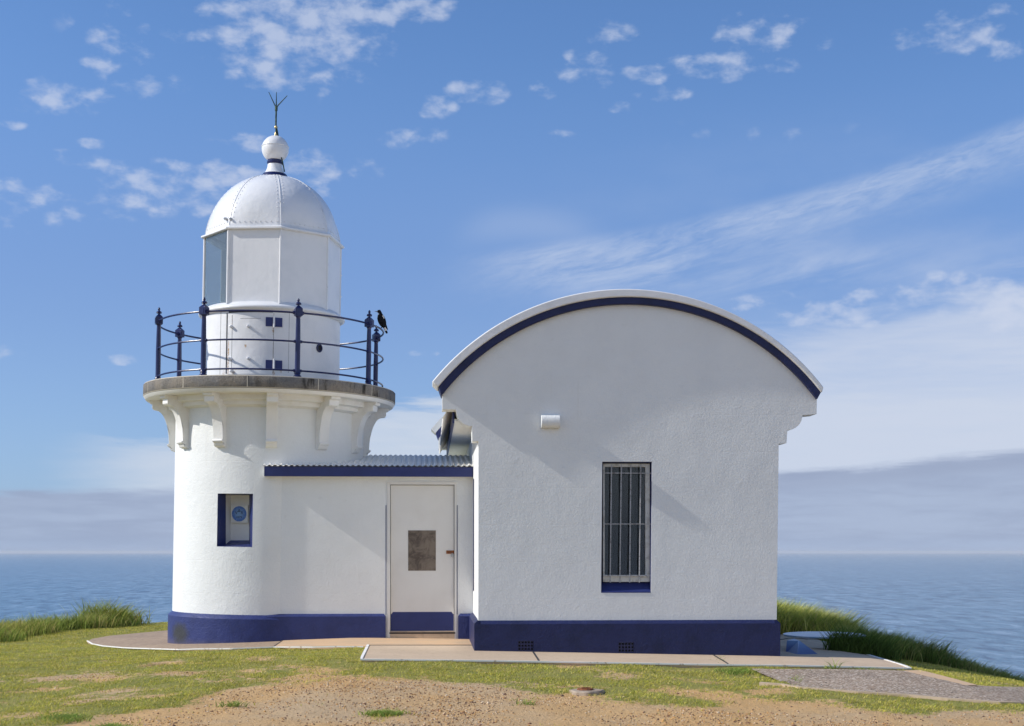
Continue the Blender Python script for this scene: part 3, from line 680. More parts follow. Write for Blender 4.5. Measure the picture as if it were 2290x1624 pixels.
g = G(); on_drum(g, 507, 768, .013, ht*.97, .0055, seg=2); on_drum(g, 558, 696.5, .66, .022, .0055, seg=24); g.make('door_gap', 'gap', gd)
g = G(); on_drum(g, 493, 768, .005, ht, .001, seg=1); on_drum(g, 519, 768, .004, ht*.9, .0055, seg=1); on_drum(g, 611.5, 768, .004, ht*.95, .0055, seg=1); on_drum(g, 646, 765, .003, ht*.98, .001, seg=1); on_drum(g, 560, 712, .30, .0035, .0052, seg=12); g.make('panel_seam', 'gap', gd)
for (cx_, cy_) in ((602.8, 720), (602.5, 815.5)):
    g = G(); on_drum(g, cx_, cy_, .105, .128, .012); on_drum(g, cx_+20, cy_+1.2, .105, .128, .012); h_ = g.make('hinge', 'blue', gd, smooth=True)
    ph, z = TH(cx_+10, cy_, 1.015); G().lathe([(0, -.08), (.013, -.08), (.015, -.06), (.015, .06), (.013, .08), (0, .08)], 12, c=cyl(ph, 1.022, z)).make('hinge_pin', 'white', gd, smooth=True)
for (cx_, cy_) in ((518.5, 731), (556, 730), (517, 803), (556, 802), (519, 830)):
    ph, z = TH(cx_, cy_, 0.998); c0 = cyl(ph, 1.0, z); dr = cyl(ph, 1, 0)
    G().tube([c0, c0+dr*.02, c0+dr*.045, c0+dr*.05], [.024, .022, .018, .008], 10).make('bolt', 'white', gd, smooth=True)
for pxp, pyp in ((713.6, 778.7), (453.2, 781)):
    ph, z = TH(pxp, pyp, 0.998); c0 = cyl(ph, 0.998, z); dr = cyl(ph, 1, 0); tg = Vector((math.cos(ph), math.sin(ph), 0))
    ring = [c0+dr*.008+tg*(.046*math.cos(a))+Vector((0, 0, .050*math.sin(a))) for a in np.linspace(0, 2*math.pi, 33)[:-1]]
    ho = G().tube(ring, .012, 8, closed=True).make('porthole', 'rail', tower, smooth=True)
    c1 = c0+dr*.004; g = G(); rim = [c1+tg*(.043*math.cos(a))+Vector((0, 0, .047*math.sin(a))) for a in np.linspace(0, 2*math.pi, 33)[:-1]]
    g.add(rim+[p-dr*.05 for p in rim], [tuple(range(32)), tuple(range(32, 64))]+[(i, (i+1) % 32, (i+1) % 32+32, i+32) for i in range(32)]); g.make('hole', 'dark', ho)
# octagonal lantern
V0 = R(12); RL = 1.000; z_e = TZ(506, 1.05, 560)
print('eave', z_e)
vx = [V0+R(45)*k for k in range(-2, 6)]     # k=-2..5
lan = empty('lantern', (0, 0, 0)); lan.parent = tower
def flat_panel(name, k, material, inset=0.0, zb_=None, zt_=None, r=RL, th=.012):
    a, b2 = vx[k], vx[(k+1) % 8]; p, q2 = cyl(a, r, 0), cyl(b2, r, 0); n = (p+q2).normalized(); t = (q2-p).normalized()
    p += t*inset; q2 -= t*inset; zb_ = zb_ or zl0-.02; zt_ = zt_ or z_e-.0
    A4 = [p+Vector((0, 0, zb_)), q2+Vector((0, 0, zb_)), q2+Vector((0, 0, zt_)), p+Vector((0, 0, zt_))]
    return G().hexa([x-n*th for x in A4], A4).make(name, material, lan)
for k in range(8):
    # vertex k=0 is at -78 deg. Panel k spans vertex k..k+1 ; panel 0 and 7, 6 are glass (facing the sea)
    if k in (0, 7): flat_panel('window_pane', k, 'glass', .03, th=.008)
    else:
        fp = flat_panel('panel', k, 'white', .01)
for k in range(8):
    a = vx[k]; p = cyl(a, RL-.004, 0); g = G(); g.tube([p+Vector((0, 0, zl0-.03)), p+Vector((0, 0, z_e))], .021 if k in (0, 1) else .016, 10)
    for z_ in (.30, .62): g.tube([p*.99+Vector((0, 0, zl0+z_)), p*1.024+Vector((0, 0, zl0+z_))], .010, 6)
    g.make('glazing_bar', 'white', lan, smooth=True)
# lens and pedestal inside the lantern, seen through the clear pane
g = G().lathe([(.0, zl0), (.36, zl0), (.36, zl0+.30), (.30, zl0+.32), (.30, zl0+.82), (.0, zl0+.86)], 32); g.make('lens', 'steel', lan, smooth=True)
g = G().lathe([(.97, zl0-.03), (.0, zl0-.03)], 8, cap=False); g.make('lantern_floor', 'white', lan)
# eave plate (octagon) and dome
g = G(); RE = 1.10/1.0
for r_, z_ in ((.90, z_e+.012),): pass
oct_ = lambda r, z: [cyl(a, r, z) for a in vx]
v = oct_(.92, z_e-.01)+oct_(1.035, z_e-.016)+oct_(1.052, z_e-.008)+oct_(1.052, z_e+.014)+oct_(1.00, z_e+.034)+oct_(.9, z_e+.04); f = []
for l in range(5):
    for k in range(8): f.append((l*8+k, l*8+(k+1) % 8, l*8+8+(k+1) % 8, l*8+8+k))
ev = mk('eave', v, f, 'white', lan)
z_top = TZ(396); HD = z_top-(z_e+.03); print('dome top', z_top, HD)
g = G(); nseg = 96; nr = 26; v = []; f = []
def dome_pt(a, t, ex=0.0):
    """t 0 (eave) .. 1 (top): octagonal at the foot, round above"""
    aa = ((a-V0) % R(45))-R(22.5); ro = .995*math.cos(R(22.5))/math.cos(aa); e = max(0, 1-t*2.6)**1.5
    rr_ = ro*e*.995+.950*(1-e); th = t*math.pi/2
    return cyl(a, (rr_*math.cos(th)**.94+ex), z_e+.030+HD*math.sin(th)**1.02+ex*math.sin(th))
for j in range(nr+1):
    t = j/nr*.93
    for i in range(nseg): v.append(dome_pt(2*math.pi*i/nseg+V0, t))
for j in range(nr):
    for i in range(nseg): f.append((j*nseg+i, j*nseg+(i+1) % nseg, (j+1)*nseg+(i+1) % nseg, (j+1)*nseg+i))
f.append(tuple(nr*nseg+i for i in range(nseg)))
g = G().add(v, f)
for k in range(8): g.tube([dome_pt(V0+R(45)*k, t, .001) for t in np.linspace(0.02, .90, 22)], .0055, 6)
for k in range(8):
    for sgn in (1, -1):
        for t in np.linspace(.05, .86, 17):
            a = V0+R(45)*k+sgn*.045/max(.35, math.cos(t*math.pi/2)); p = dome_pt(a, t, 0); g.lathe([(.0085, -.003), (.007, .005), (0, .007)], 6, c=p)
    for s in np.linspace(.08, .92, 9):
        p = dome_pt(V0+R(45)*(k+s), .05, 0); n = cyl(V0+R(45)*(k+.5), 1, 0); g.tube([p-n*.004, p+n*.009], [.010, .006], 6)
dome = g.make('dome', 'dome', tower, smooth=True, angle=40)
g = G()
for px_, py_ in ((505.5, 490), (517, 490)):
    ph, z = TH(px_, py_, .96); n = cyl(ph, 1, 0); p = cyl(ph, .955, z); g.tube([p-n*.03, p+n*.03, p+n*.05], [.022, .020, .010], 10)
g.make('vent_knob', 'steel', dome, smooth=True)
# finial
zf = lambda y: TZ(y)
cz = zf(333.5)
fin = G().lathe([(.17, zf(391)), (.145, zf(387)), (.125, zf(381)), (.110, zf(375)), (.104, zf(366)), (.10, zf(350))], 40, cap=False).make('finial', 'white', tower, smooth=True, angle=60)
G().lathe([(.0, zf(398)), (.20, zf(398)), (.185, zf(393)), (.172, zf(390)), (.10, zf(390))], 40).make('finial_collar', 'rail', fin, smooth=True)
G().lathe([(.09, zf(368)), (.108, zf(368)), (.118, zf(365)), (.118, zf(362.5)), (.110, zf(361)), (.110, zf(357)), (.112, zf(355)), (.09, zf(354))], 40).make('finial_collar', 'rail', fin, smooth=True)
bp = [(.198*math.cos(a), cz+.198*math.sin(a)) for a in np.linspace(-math.pi/2, math.pi/2, 33)]
bl = G().lathe(bp, 48, cap=False).lathe([(.195, cz+.026), (.203, cz+.029), (.203, cz+.037), (.19, cz+.040)], 48, cap=False).make('ball', 'white', fin, smooth=True)
rx0 = .006
G().lathe([(.035, zf(305.5)), (.022, zf(300)), (.010, zf(294)), (.008, zf(288)), (.024, zf(286)), (.026, zf(284)), (.018, zf(281.5)), (.006, zf(279))], 16, c=(rx0, 0, 0)).make('finial_tip', 'brass', fin, smooth=True)
def TP(px, py):
    o = TI @ Vector((0, 0, ZC)); d = TI.to_3x3() @ ray(px, py); return o+d*(-o.y/d.y)
g = G(); g.tube([TP(616.4, 298)+Vector((.01, -.02, 0)), TP(617, 280), TP(617.3, 262), TP(617.8, 243)], .0125, 8); g.tube([TP(617.7, 248), TP(617.9, 240), TP(618, 237)], [.02, .021, .016], 8)
g.tube([TP(617.8, 241), TP(618.3, 206)], [.010, .004], 6); g.tube([TP(617.5, 241), TP(614, 234), TP(601, 206)], [.009, .009, .005], 6); g.tube([TP(618.5, 241), TP(622.5, 235), TP(642.5, 214)], [.009, .009, .005], 6)
g.tube([TP(618, 283), TP(621, 297), TP(622, 304)], .009, 6); g.make('lightning_rod', 'green', tower, smooth=True)
g = G(); g.tube([TP(630, 353)+Vector((0, -.08, 0)), TP(632, 366)+Vector((.01, -.10, 0)), TP(636.5, 389)+Vector((.01, -.12, 0))], .009, 6); g.make('conductor_strap', 'green', tower, smooth=True)
# railing
RP = 1.640
zr = [z_d1+.900, z_d1+.505, z_d1+.105]
rl = G()
for z in zr: rl.tube([cyl(a, RP, z) for a in np.linspace(0, 2*math.pi, 129)[:-1]], .0135 if z == zr[0] else .0125, 8, closed=True)
rail = rl.make('railing', 'rail', tower, smooth=True)
p0 = None
for k in range(8):
    a = R((18.7, 63, 113, 158, -163, -116, -72, -28)[k])
    if p0 is None:
        g = G(); z0 = z_d1
        g.lathe([(0, z0-.005), (.066, z0-.005), (.066, z0+.012), (.055, z0+.03), (.042, z0+.045), (.040, z0+.06), (.047, z0+.07), (.040, z0+.085), (.036, z0+.12), (.036, z0+.47), (.030, z0+.80), (.028, z0+.83), (.036, z0+.845), (.045, z0+.855)], 20)
        g.box(-.050, .050, -.050, .050, z0+.855, z0+.955)
        g.box(-.026, .026, -.054, .054, z0+.88, z0+.93); g.box(-.030, .030, -.056, -.050, z0+.873, z0+.937)
        g.hexa([(-.05, -.05, z0+.955), (.05, -.05, z0+.955), (.05, .05, z0+.955), (-.05, .05, z0+.955)], [(-.014, -.014, z0+.998), (.014, -.014, z0+.998), (.014, .014, z0+.998), (-.014, .014, z0+.998)])
        g.lathe([(.013, z0+.99), (.013, z0+1.005), (.036, z0+1.010), (.040, z0+1.020), (.034, z0+1.036), (.018, z0+1.046), (.012, z0+1.050), (.017, z0+1.062), (.018, z0+1.074), (.012, z0+1.090), (0, z0+1.100)], 16)
        for s in (-1, 1):
            for zq, rq in ((.900, .028), (.505, .024), (.105, .024)):
                c0 = Vector((0, 0, z0+zq)); st = .05 if zq == .9 else .03
                g.tube([c0+Vector((s*st, 0, 0)), c0+Vector((s*(st+.028), s*0, 0))], [rq, rq*.8], 8)
        p0 = ps = g.make('railing_post', 'rail', rail, smooth=True, angle=40)
    else: ps = p0.copy(); COL.objects.link(ps); ps.parent = rail
    ps.location = cyl(a, RP, 0); ps.rotation_euler = (0, 0, a)

# ------------------------------------------------------------------ magpie on the rail
bt = TH(852.0, 744.5, RP)
bphi = bt[0]; bp_ = TM @ cyl(bphi, RP, zr[0]+.013)
ppx = PX(bp_); print('bird foot px', ppx, 'phi', math.degrees(bphi))
bird = empty('magpie', bp_); tag(bird, 'black and white magpie perched on the blue gallery rail', 'bird')
s_ = 21.2/3200  # metres per drawing pixel there
def bpt(px, py, y=0.0): return Vector(((px-853.2)*s_, y, -(py-745.6)*s_))
spine = [(838.9, 709.2, .002, .002), (843.2, 709.6, .006, .006), (845.4, 709.8, .011, .011), (846.2, 709.8, .021, .021), (849.0, 709.2, .026, .027), (850.6, 712.5, .025, .027), (851.3, 717, .034, .036), (852.6, 723, .050, .048), (855, 730, .054, .053), (857.6, 737, .047, .047), (860, 742.5, .030, .034), (861.5, 745.5, .020, .028), (864, 752.5, .016, .024), (866.2, 757.5, .013, .022)]
spine = [(a, b2-1.0, r*(1.1 if i > 2 else 1.1), w*1.0) for i, (a, b2, r, w) in enumerate(spine)]
v = []; f = []; ms = []; N = 12
for i, (a, b2, r, w) in enumerate(spine):
    p = bpt(a, b2); q2 = bpt(*spine[min(i+1, len(spine)-1)][:2])-bpt(*spine[max(i-1, 0)][:2]); q2.normalize(); up = Vector((0, 1, 0)); n = q2.cross(up).normalized()
    for k in range(N): t = 2*math.pi*k/N; v.append(p+n*r*math.cos(t)+up*w*math.sin(t))
for i in range(len(spine)-1):
    for k in range(N):
        f.append((i*N+k, i*N+(k+1) % N, (i+1)*N+(k+1) % N, (i+1)*N+k))
        back = math.cos(2*math.pi*(k+.5)/N)
        mi = 2 if i < 2 else (1 if (i == 5 and back < -.6) or i == 11 else 0); ms.append(mi)
f += [tuple(range(N)), tuple(range((len(spine)-1)*N, len(spine)*N))]; ms += [2, 0]
body = mk('body', v, f, ['black', 'feather', 'beak'], bird, smooth=True, angle=80)
for i, p in enumerate(body.data.polygons):
    if i < len(ms): p.material_index = ms[i]
for sy in (-1, 1):
    g = G(); pts = [(853, 716), (856.8, 720), (859.5, 727), (862, 735), (865, 743), (868.2, 749.5)]
    L4 = []
    for i, (a, b2) in enumerate(pts):
        w = [.012, .026, .030, .026, .018, .004][i]; p = bpt(a, b2-1, sy*.040*(1-.11*i)); L4 += [p+Vector((-w, 0, -w*.6)), p+Vector((w*.4, sy*.010, w*.4)), p+Vector((w*.2, -sy*.006, w*.2))]
    fs = [(i*3+k, i*3+(k+1) % 3, i*3+3+(k+1) % 3, i*3+3+k) for i in range(5) for k in range(3)]+[(0, 1, 2), (15, 16, 17)]
    wg = mk('wing', L4, fs, ['black', 'feather'], bird, smooth=True)
    for i, p in enumerate(wg.data.polygons):
        if i in (3,): p.material_index = 1
    g = G(); g.tube([bpt(857, 737.5, sy*.016), bpt(855, 742, sy*.016), bpt(853.2, 745.9, sy*.014)], [.008, .005, .0045], 6)
    for tt in (-.02, 0, .02): g.tube([bpt(853.2, 745.6, sy*.014), bpt(851.2, 745.7, sy*.014+tt)], [.0035, .0025], 5)
    g.make('leg', 'black', bird, smooth=True)

# ------------------------------------------------------------------ barrel-roofed building
YF, YB, YA = 17.70, 24.80, 20.00
house = empty('barrel_roofed_building', (WY(1404, 1234, YF).x, YF, 0)); HL = house.location.copy()
tag(house, 'white rendered building with curved gable, blue plinth and barred window', 'building')
def HF(px, py, Y=YF): p = WY(px, py, Y); return (p.x-HL.x, p.z)
def hp(*L): return [HF(a, b2) for a, b2 in L]
def circ3(p1, p2, p3):
    ax_, ay = p1; bx, by = p2; cx_, cy_ = p3; d = 2*(ax_*(by-cy_)+bx*(cy_-ay)+cx_*(ay-by))
    ux_ = ((ax_**2+ay**2)*(by-cy_)+(bx**2+by**2)*(cy_-ay)+(cx_**2+cy_**2)*(ay-by))/d
    uy = ((ax_**2+ay**2)*(cx_-bx)+(bx**2+by**2)*(ax_-cx_)+(cx_**2+cy_**2)*(bx-ax_))/d
    return ux_, uy, math.hypot(ax_-ux_, ay-uy)
def arc(p1, p2, p3, n=56):
    x, y, r = circ3(p1, p2, p3); a = math.atan2(p1[1]-y, p1[0]-x); b2 = math.atan2(p3[1]-y, p3[0]-x)
    if a < b2: a += 2*math.pi
    return [(x+r*math.cos(a+(b2-a)*k/n), y+r*math.sin(a+(b2-a)*k/n)) for k in range(n+1)]
# depth of the cap front is YC; project cap pixels on that plane
YC = YF-.100; YBL = YF-.065
def hpY(Y, *L): return [HF(a, b2, Y) for a, b2 in L]
cap_o = arc(*hpY(YC, (966, 854), (1402, 646), (1842, 866)))
cap_i = arc(*hpY(YC, (979, 866), (1402, 663.5), (1838.5, 878)))
blu_o = arc(*hpY(YBL, (980, 864), (1402, 661.5), (1837, 876)))
blu_i = arc(*hpY(YBL, (987.5, 884.5), (1402, 680), (1828, 893)))
wal_o = arc(*hp((989, 880), (1402, 672), (1827, 886)))
q1 = [(1019.9+35.5*(1-math.cos(t)), 916+37.5*math.sin(t)) for t in np.linspace(0, math.pi/2, 9)]
q2_ = [(1794.5-33.5*(1-math.cos(t)), 929+33*math.sin(t)) for t in np.linspace(0, math.pi/2, 9)]
lowL = [(989, 916)]+q1+[(1056, 987), (1070, 987), (1069.5, 1475)]
lowR = [(1736, 1475), (1741.5, 993), (1759, 991), (1761, 962)]+q2_[::-1][0:]+[(1826.3, 926)]
outline = wal_o+[HF(*p) for p in lowR[::-1]]+[HF(*p) for p in lowL[::-1]]
win = hp((1346.8, 1032.8), (1457.9, 1032.8), (1455.5, 1325.8), (1344.3, 1325.8))
g = G().prism(outline, 0, .32, holes=[win]); fw = g.make('wall', 'plaster', house)
# bowed arris softening
md = fw.modifiers.new('bevel', 'BEVEL'); md.width = .008; md.segments = 2; md.limit_method = 'ANGLE'; md.angle_limit = R(50)
def ringband(g, outer, inner, y0, y1):
    n = len(outer); v = []
    for y in (y0, y1):
        v += [(p[0], y, p[1]) for p in outer]+[(p[0], y, p[1]) for p in inner]
    f = []
    for i in range(n-1):
        f += [(i, i+1, n+i+1, n+i), (2*n+i, 2*n+i+1, 3*n+i+1, 3*n+i), (i, i+1, 2*n+i+1, 2*n+i), (n+i, n+i+1, 3*n+i+1, 3*n+i)]
    f += [(0, n, 3*n, 2*n), (n-1, 2*n-1, 4*n-1, 3*n-1)]
    g.add(v, f)
g = G(); ringband(g, cap_o, cap_i, YC-YF, .40); cp = g.make('gable_coping', 'coping', house, smooth=True, angle=40)
md = cp.modifiers.new('bevel', 'BEVEL'); md.width = .012; md.segments = 2; md.limit_method = 'ANGLE'; md.angle_limit = R(50)
g = G(); ringband(g, blu_o, blu_i, YBL-YF, .37); bb = g.make('gable_band', 'blue_shaded', house, smooth=True, angle=40)
md = bb.modifiers.new('bevel', 'BEVEL'); md.width = .010; md.segments = 2; md.limit_method = 'ANGLE'; md.angle_limit = R(50)
# rear gable: the same profile further back
DY = YB-YF
g = G().prism(outline, DY-.32, DY); g.make('wall', 'plaster', house)
g = G(); ringband(g, cap_o, cap_i, DY-.40, DY+.085); g.make('gable_coping', 'plaster', house, smooth=True, angle=40)
g = G(); ringband(g, blu_o, blu_i, DY-.37, DY+.055); g.make('gable_band', 'blue_plaster', house, smooth=True, angle=40)
# side walls
xl, _ = HF(1070, 1200); xr, _ = HF(1738, 1200)
zev = 2.86
g = G().box(xl+.003, xl+.25, .318, DY-.318, -.3, zev+.12); g.make('wall', 'plaster', house)
g = G().box(xr-.25, xr-.005, .318, DY-.318, -.35, zev+.12); g.make('wall', 'plaster', house)
# soffits, blue eave boards and the corrugated barrel roof
for s, xa, xb, xe in ((-1, HF(1017, 900)[0], xl+.02, HF(992, 900)[0]), (1, HF(1752, 900)[0], xr-.02, HF(1757, 900)[0])):
    x0, x1 = sorted((xa, xb)); G().box(x0, x1, .322, DY-.322, zev+.00, zev+.03).make('soffit', 'plaster', house)
    x0, x1 = sorted((xa, xa+s*.022)); G().box(x0, x1, .324, DY-.324, zev-.02, zev+.15).make('eave_board', 'blue', house)
bx, bz, br = circ3(*[(p[0], p[1]) for p in (blu_i[0], blu_i[28], blu_i[56])])
ea = (HF(991, 900)[0], zev+.03); eb = (HF(1757, 900)[0], zev+.10)
top = (HF(1404, 700)[0], HF(1404, 700)[1])
ra = arc(ea, top, eb, 48); v = []; f = []; NY = int((DY-.70)/.0095)
for j in range(NY+1):
    y = .33+(DY-.66)*j/NY; o2 = .009*math.sin(2*math.pi*y/.076); cxx, czz, rr_ = circ3(ea, top, eb)
    for p in ra[::1]:
        k = (rr_+o2)/rr_; v.append((cxx+(p[0]-cxx)*k, y, czz+(p[1]-czz)*k))
n = len(ra)
for j in range(NY):
    for i in range(n-1): f.append((j*n+i, j*n+i+1, (j+1)*n+i+1, (j+1)*n+i))
M['iron'] = mat('white_corrugated_iron', lambda n, v: mixc(n, ramp(noise(n, v, 7, 4), .4, .7), (.90, .88, .83), (.84, .81, .75)), .75, None, .4)
mk('roof', v, f, 'iron', house, smooth=True, angle=80)
# plinth with a bevelled top, as four mitred sides
xpl, _ = HF(1060.7, 1420, YF-.055); xpr, _ = HF(1745.2, 1420, YF-.055)
zt_l = HF(1069, 1388)[1]; zt_r = HF(1736, 1386)[1]; zt_ = (zt_l+zt_r)/2
xwr = HF(1736.2, 1388)[0]; xwl = HF(1069.5, 1388)[0]
def plinth_ring(g, X0, X1, Y0, Y1, W0, W1, V0_, V1, zb_, zt2, bev):
    def R4(x0, x1, y0, y1, z): return [(x0, y0, z), (x1, y0, z), (x1, y1, z), (x0, y1, z)]
    v = R4(X0, X1, Y0, Y1, zb_)+R4(X0, X1, Y0, Y1, zt2-bev)+R4(W0, W1, V0_, V1, zt2); f = []
    for l in range(2):
        for k in range(4): f.append((l*4+k, l*4+(k+1) % 4, l*4+4+(k+1) % 4, l*4+4+k))
    g.add(v, f)
# vents cut in the plinth front: build the front face with holes, other sides as a ring
vh = [hpY(YF-.055, (1158.5, 1433.5), (1193.5, 1433.5), (1193.5, 1455.5), (1158.5, 1455.5)), hpY(YF-.055, (1383, 1437), (1418.5, 1437), (1418.5, 1459), (1383, 1459))]
bev = .042
g = G().prism([(xpl, -.35), (xpr, -.35), (xpr, zt_-bev), (xpl, zt_-bev)], -.055, -.004, holes=vh)
g.hexa([(xpl, -.055, zt_-bev), (xpr, -.055, zt_-bev), (xpr, 0.03, zt_-bev), (xpl, 0.03, zt_-bev)], [(xwl-.004, -.002, zt_), (xwr+.004, -.002, zt_), (xwr+.004, .03, zt_), (xwl-.004, .03, zt_)])
for s, X0, W0 in ((-1, xpl, xwl), (1, xpr, xwr)):
    a_, b_2 = (X0, W0-s*-.03) ; x_in = W0-s*.03
    g.hexa([(X0, -.004, -.35), (x_in, -.004, -.35), (x_in, DY+.05, -.35), (X0, DY+.05, -.35)], [(X0, -.004, zt_-bev), (x_in, -.004, zt_-bev), (x_in, DY+.05, zt_-bev), (X0, DY+.05, zt_-bev)])
    g.hexa([(X0, -.055, zt_-bev), (x_in, -.055, zt_-bev), (x_in, DY+.05, zt_-bev), (X0, DY+.05, zt_-bev)], [(W0+s*.004, -.002, zt_), (x_in, -.002, zt_), (x_in, DY, zt_), (W0+s*.004, DY, zt_)])
M2 = g.make('plinth', 'blue_shaded', house)
for h in vh:
    x0, x1 = h[0][0], h[1][0]; z1, z0 = h[0][1], h[2][1]; W2 = x1-x0; H2 = z1-z0; holes = []
    for i in range(5):
        for j in range(3):
            cx_ = x0+W2*(i+.5)/5; cz_ = z0+H2*(j+.5)/3; a = W2/5*.30; holes.append([(cx_-a, cz_-a), (cx_+a, cz_-a), (cx_+a, cz_+a), (cx_-a, cz_+a)])
    vt = G().prism([(x0+.001, z0+.001), (x1-.001, z0+.001), (x1-.001, z1-.001), (x0+.001, z1-.001)], -.038, -.020, holes=holes).make('vent', 'rail', house)
    G().box(x0, x1, -.010, -.006, z0, z1).make('vent_back', 'dark', vt)
# window: blue reveal, white frame, blind, glass, bars
(x0, z1), (x1, _z), (x1b, z0), (x0b, _z2) = win
wdw = G()
t = .003; dpt = .17
wdw.hexa([(x0b-.0, .004, z0+t), (x0b+t, .004, z0+t), (x0+t, .004, z1-t), (x0, .004, z1-t)], [(x0b, .30, z0+t), (x0b+t, .30, z0+t), (x0+t, .30, z1-t), (x0, .30, z1-t)])
wdw.hexa([(x1b-t, .004, z0+t), (x1b+.0, .004, z0+t), (x1, .004, z1-t), (x1-t, .004, z1-t)], [(x1b-t, .30, z0+t), (x1b, .30, z0+t), (x1, .30, z1-t), (x1-t, .30, z1-t)])
wdw.box(x0, x1, .004, .30, z1-.004, z1-.001)
reveal = wdw.make('window_reveal', 'blue', house)
zs0 = HF(1400, 1303)[1]
g = G().hexa([(x0b+.004, -.004, z0+.001), (x1b-.004, -.004, z0+.001), (x1b-.004, .30, z0+.001), (x0b+.004, .30, z0+.001)], [(x0b+.004, .0, z0+.014), (x1b-.004, .0, z0+.014), (x1b-.004, .16, zs0+.03), (x0b+.004, .16, zs0+.03)])
g.make('window_sill', 'blue', house)
YW = YF+.07
def FW_(px, py, d=.07): return HF(px, py, YF+d)
fx0, fz1 = FW_(1348.5, 1036.5); fx1, fz0 = FW_(1453.5, 1301.5)
gx0, gz1 = FW_(1352.5, 1044); gx1, gz0 = FW_(1443.5, 1286)
g = G().prism([(fx0, fz0), (fx1, fz0), (fx1, fz1), (fx0, fz1)], .075, .13, holes=[[(gx0, gz0), (gx1, gz0), (gx1, gz1), (gx0, gz1)]])
g.box(fx0, gx1+.015, .062, .075, gz0-.022, gz0-.004)
wf = g.make('window_frame', 'frame', house)
md = wf.modifiers.new('bevel', 'BEVEL'); md.width = .003; md.segments = 1; md.limit_method = 'ANGLE'
G().box(gx0-.003, gx1+.003, .112, .117, gz0-.003, gz1+.003).make('pane', 'clear', wf)
v = []; f = []; nB = 120
for i in range(nB+1):
    xx = gx0-.02+(gx1-gx0+.04)*i/nB; yy = .215+.018*math.sin(i*.42)+.006*math.sin(i*1.3); v += [(xx, yy, gz0-.03), (xx, yy, gz1+.03)]
for i in range(nB): f.append((2*i, 2*i+2, 2*i+3, 2*i+1))
mk('blind', v, f, 'curtain', wf, smooth=True, angle=80)
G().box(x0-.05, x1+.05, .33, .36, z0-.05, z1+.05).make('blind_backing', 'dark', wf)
g = G()
for a, b2 in ((1367.6, 1364.6), (1389.6, 1386.3), (1411, 1408.2), (1433, 1429.8)):
    p = HF(a, 1039, YF+.03); q3 = HF(b2, 1303, YF+.03); g.tube([(p[0], .03, p[1]), (q3[0], .03, q3[1])], .0075, 8)
for yy in (1058.2, 1172, 1287.4):
    p = HF(1348, yy, YF+.03); q3 = HF(1456.5, yy+.5, YF+.03); g.box(p[0], q3[0], .020, .028, p[1]-.005, p[1]+.005)
g.make('window_bars', 'bars', house, smooth=True)
# conduit-like dark gap strip on the side wall corner, seen beside the annex
# bulkhead lamp on the gable
lx0, lz1 = HF(1211, 927.5, YF-.10); lx1, lz0 = HF(1253, 956.5, YF-.10)
lamp = empty('wall_lamp', (HL.x+(lx0+lx1)/2, YF, (lz0+lz1)/2)); tag(lamp, 'small white half-round lamp housing fixed to the gable wall', 'wall lamp')
w_ = (lx1-lx0)/2; h_ = (lz1-lz0)/2; pr = [(.004, -h_), (-.075, -h_)]+[(-.075-.035*math.sin(a), -h_+.0+ (2*h_)*(a/(math.pi/2))) for a in np.linspace(0.1, math.pi/2, 8)]+[(-.085, h_), (.004, h_)]
pr = [(.004, -h_)]+[(-.11*math.cos(a)**.5, h_*math.sin(a)) for a in np.linspace(-1.35, 1.35, 17)]+[(.004, h_)]
v = [(-w_, y, z) for y, z in pr]+[(w_, y, z) for y, z in pr]; n = len(pr)
f = [tuple(range(n)), tuple(range(n, 2*n))]+[(i, (i+1) % n, (i+1) % n+n, i+n) for i in range(n)]
ho = mk('housing', v, f, 'plaster', lamp, smooth=True, angle=40); md = ho.modifiers.new('bevel', 'BEVEL'); md.width = .006; md.segments = 2; md.limit_method = 'ANGLE'; md.angle_limit = R(50)
G().box(-w_*.85, w_*.85, -.02, .003, -h_*1.08, -h_*.9).make('mounting_plate', 'frame', lamp)

# ------------------------------------------------------------------ annex between them
ann = empty('entrance_annex', (WY(850, 1234, YA).x, YA, 0)); AL = ann.location.copy()
tag(ann, 'low white entrance annex with corrugated roof and blue fascia between tower and building', 'building')
def AF(px, py, Y=YA): p = WY(px, py, Y); return (p.x-AL.x, p.z)
xL = XT+.15-AL.x; xR = HL.x+xl-AL.x+.02
zEv = AF(800, 1047)[1]
dx0, dz1 = AF(866.4, 1077.6); dx1, dzb = AF(1020.8, 1416)
wallp = [(xL, -.4), (dx0, -.4), (dx0, dz1), (dx1, dz1), (dx1, -.4), (xR, -.4), (xR, zEv+.05), (xL, zEv+.05)]
g = G().prism(wallp, 0, .25); aw = g.make('wall', 'plaster', ann)
G().box(xL+.3, xR, 1.95, 2.15, -.4, 2.60).make('wall', 'plaster', ann)
# plinth runs with bevelled tops
zpt = AF(700, 1373)[1]; bev = .035
for a, b2 in ((xL, AF(862.8, 1400)[0]), (AF(1024.5, 1400)[0], xR)):
    g = G(); e1 = a if a == xL else a-.0; e2 = b2
    g.hexa([(a, -.06, -.35), (b2, -.06, -.35), (b2, .01, -.35), (a, .01, -.35)], [(a, -.06, zpt-bev), (b2, -.06, zpt-bev), (b2, .01, zpt-bev), (a, .01, zpt-bev)])
    i1 = 0 if a == xL else .03; i2 = .03 if a == xL else 0
    g.hexa([(a, -.06, zpt-bev), (b2, -.06, zpt-bev), (b2, .01, zpt-bev), (a, .01, zpt-bev)], [(a+i1, -.003, zpt), (b2-i2, -.003, zpt), (b2-i2, .01, zpt), (a+i1, .01, zpt)])
    g.make('plinth', 'blue_plaster', ann)
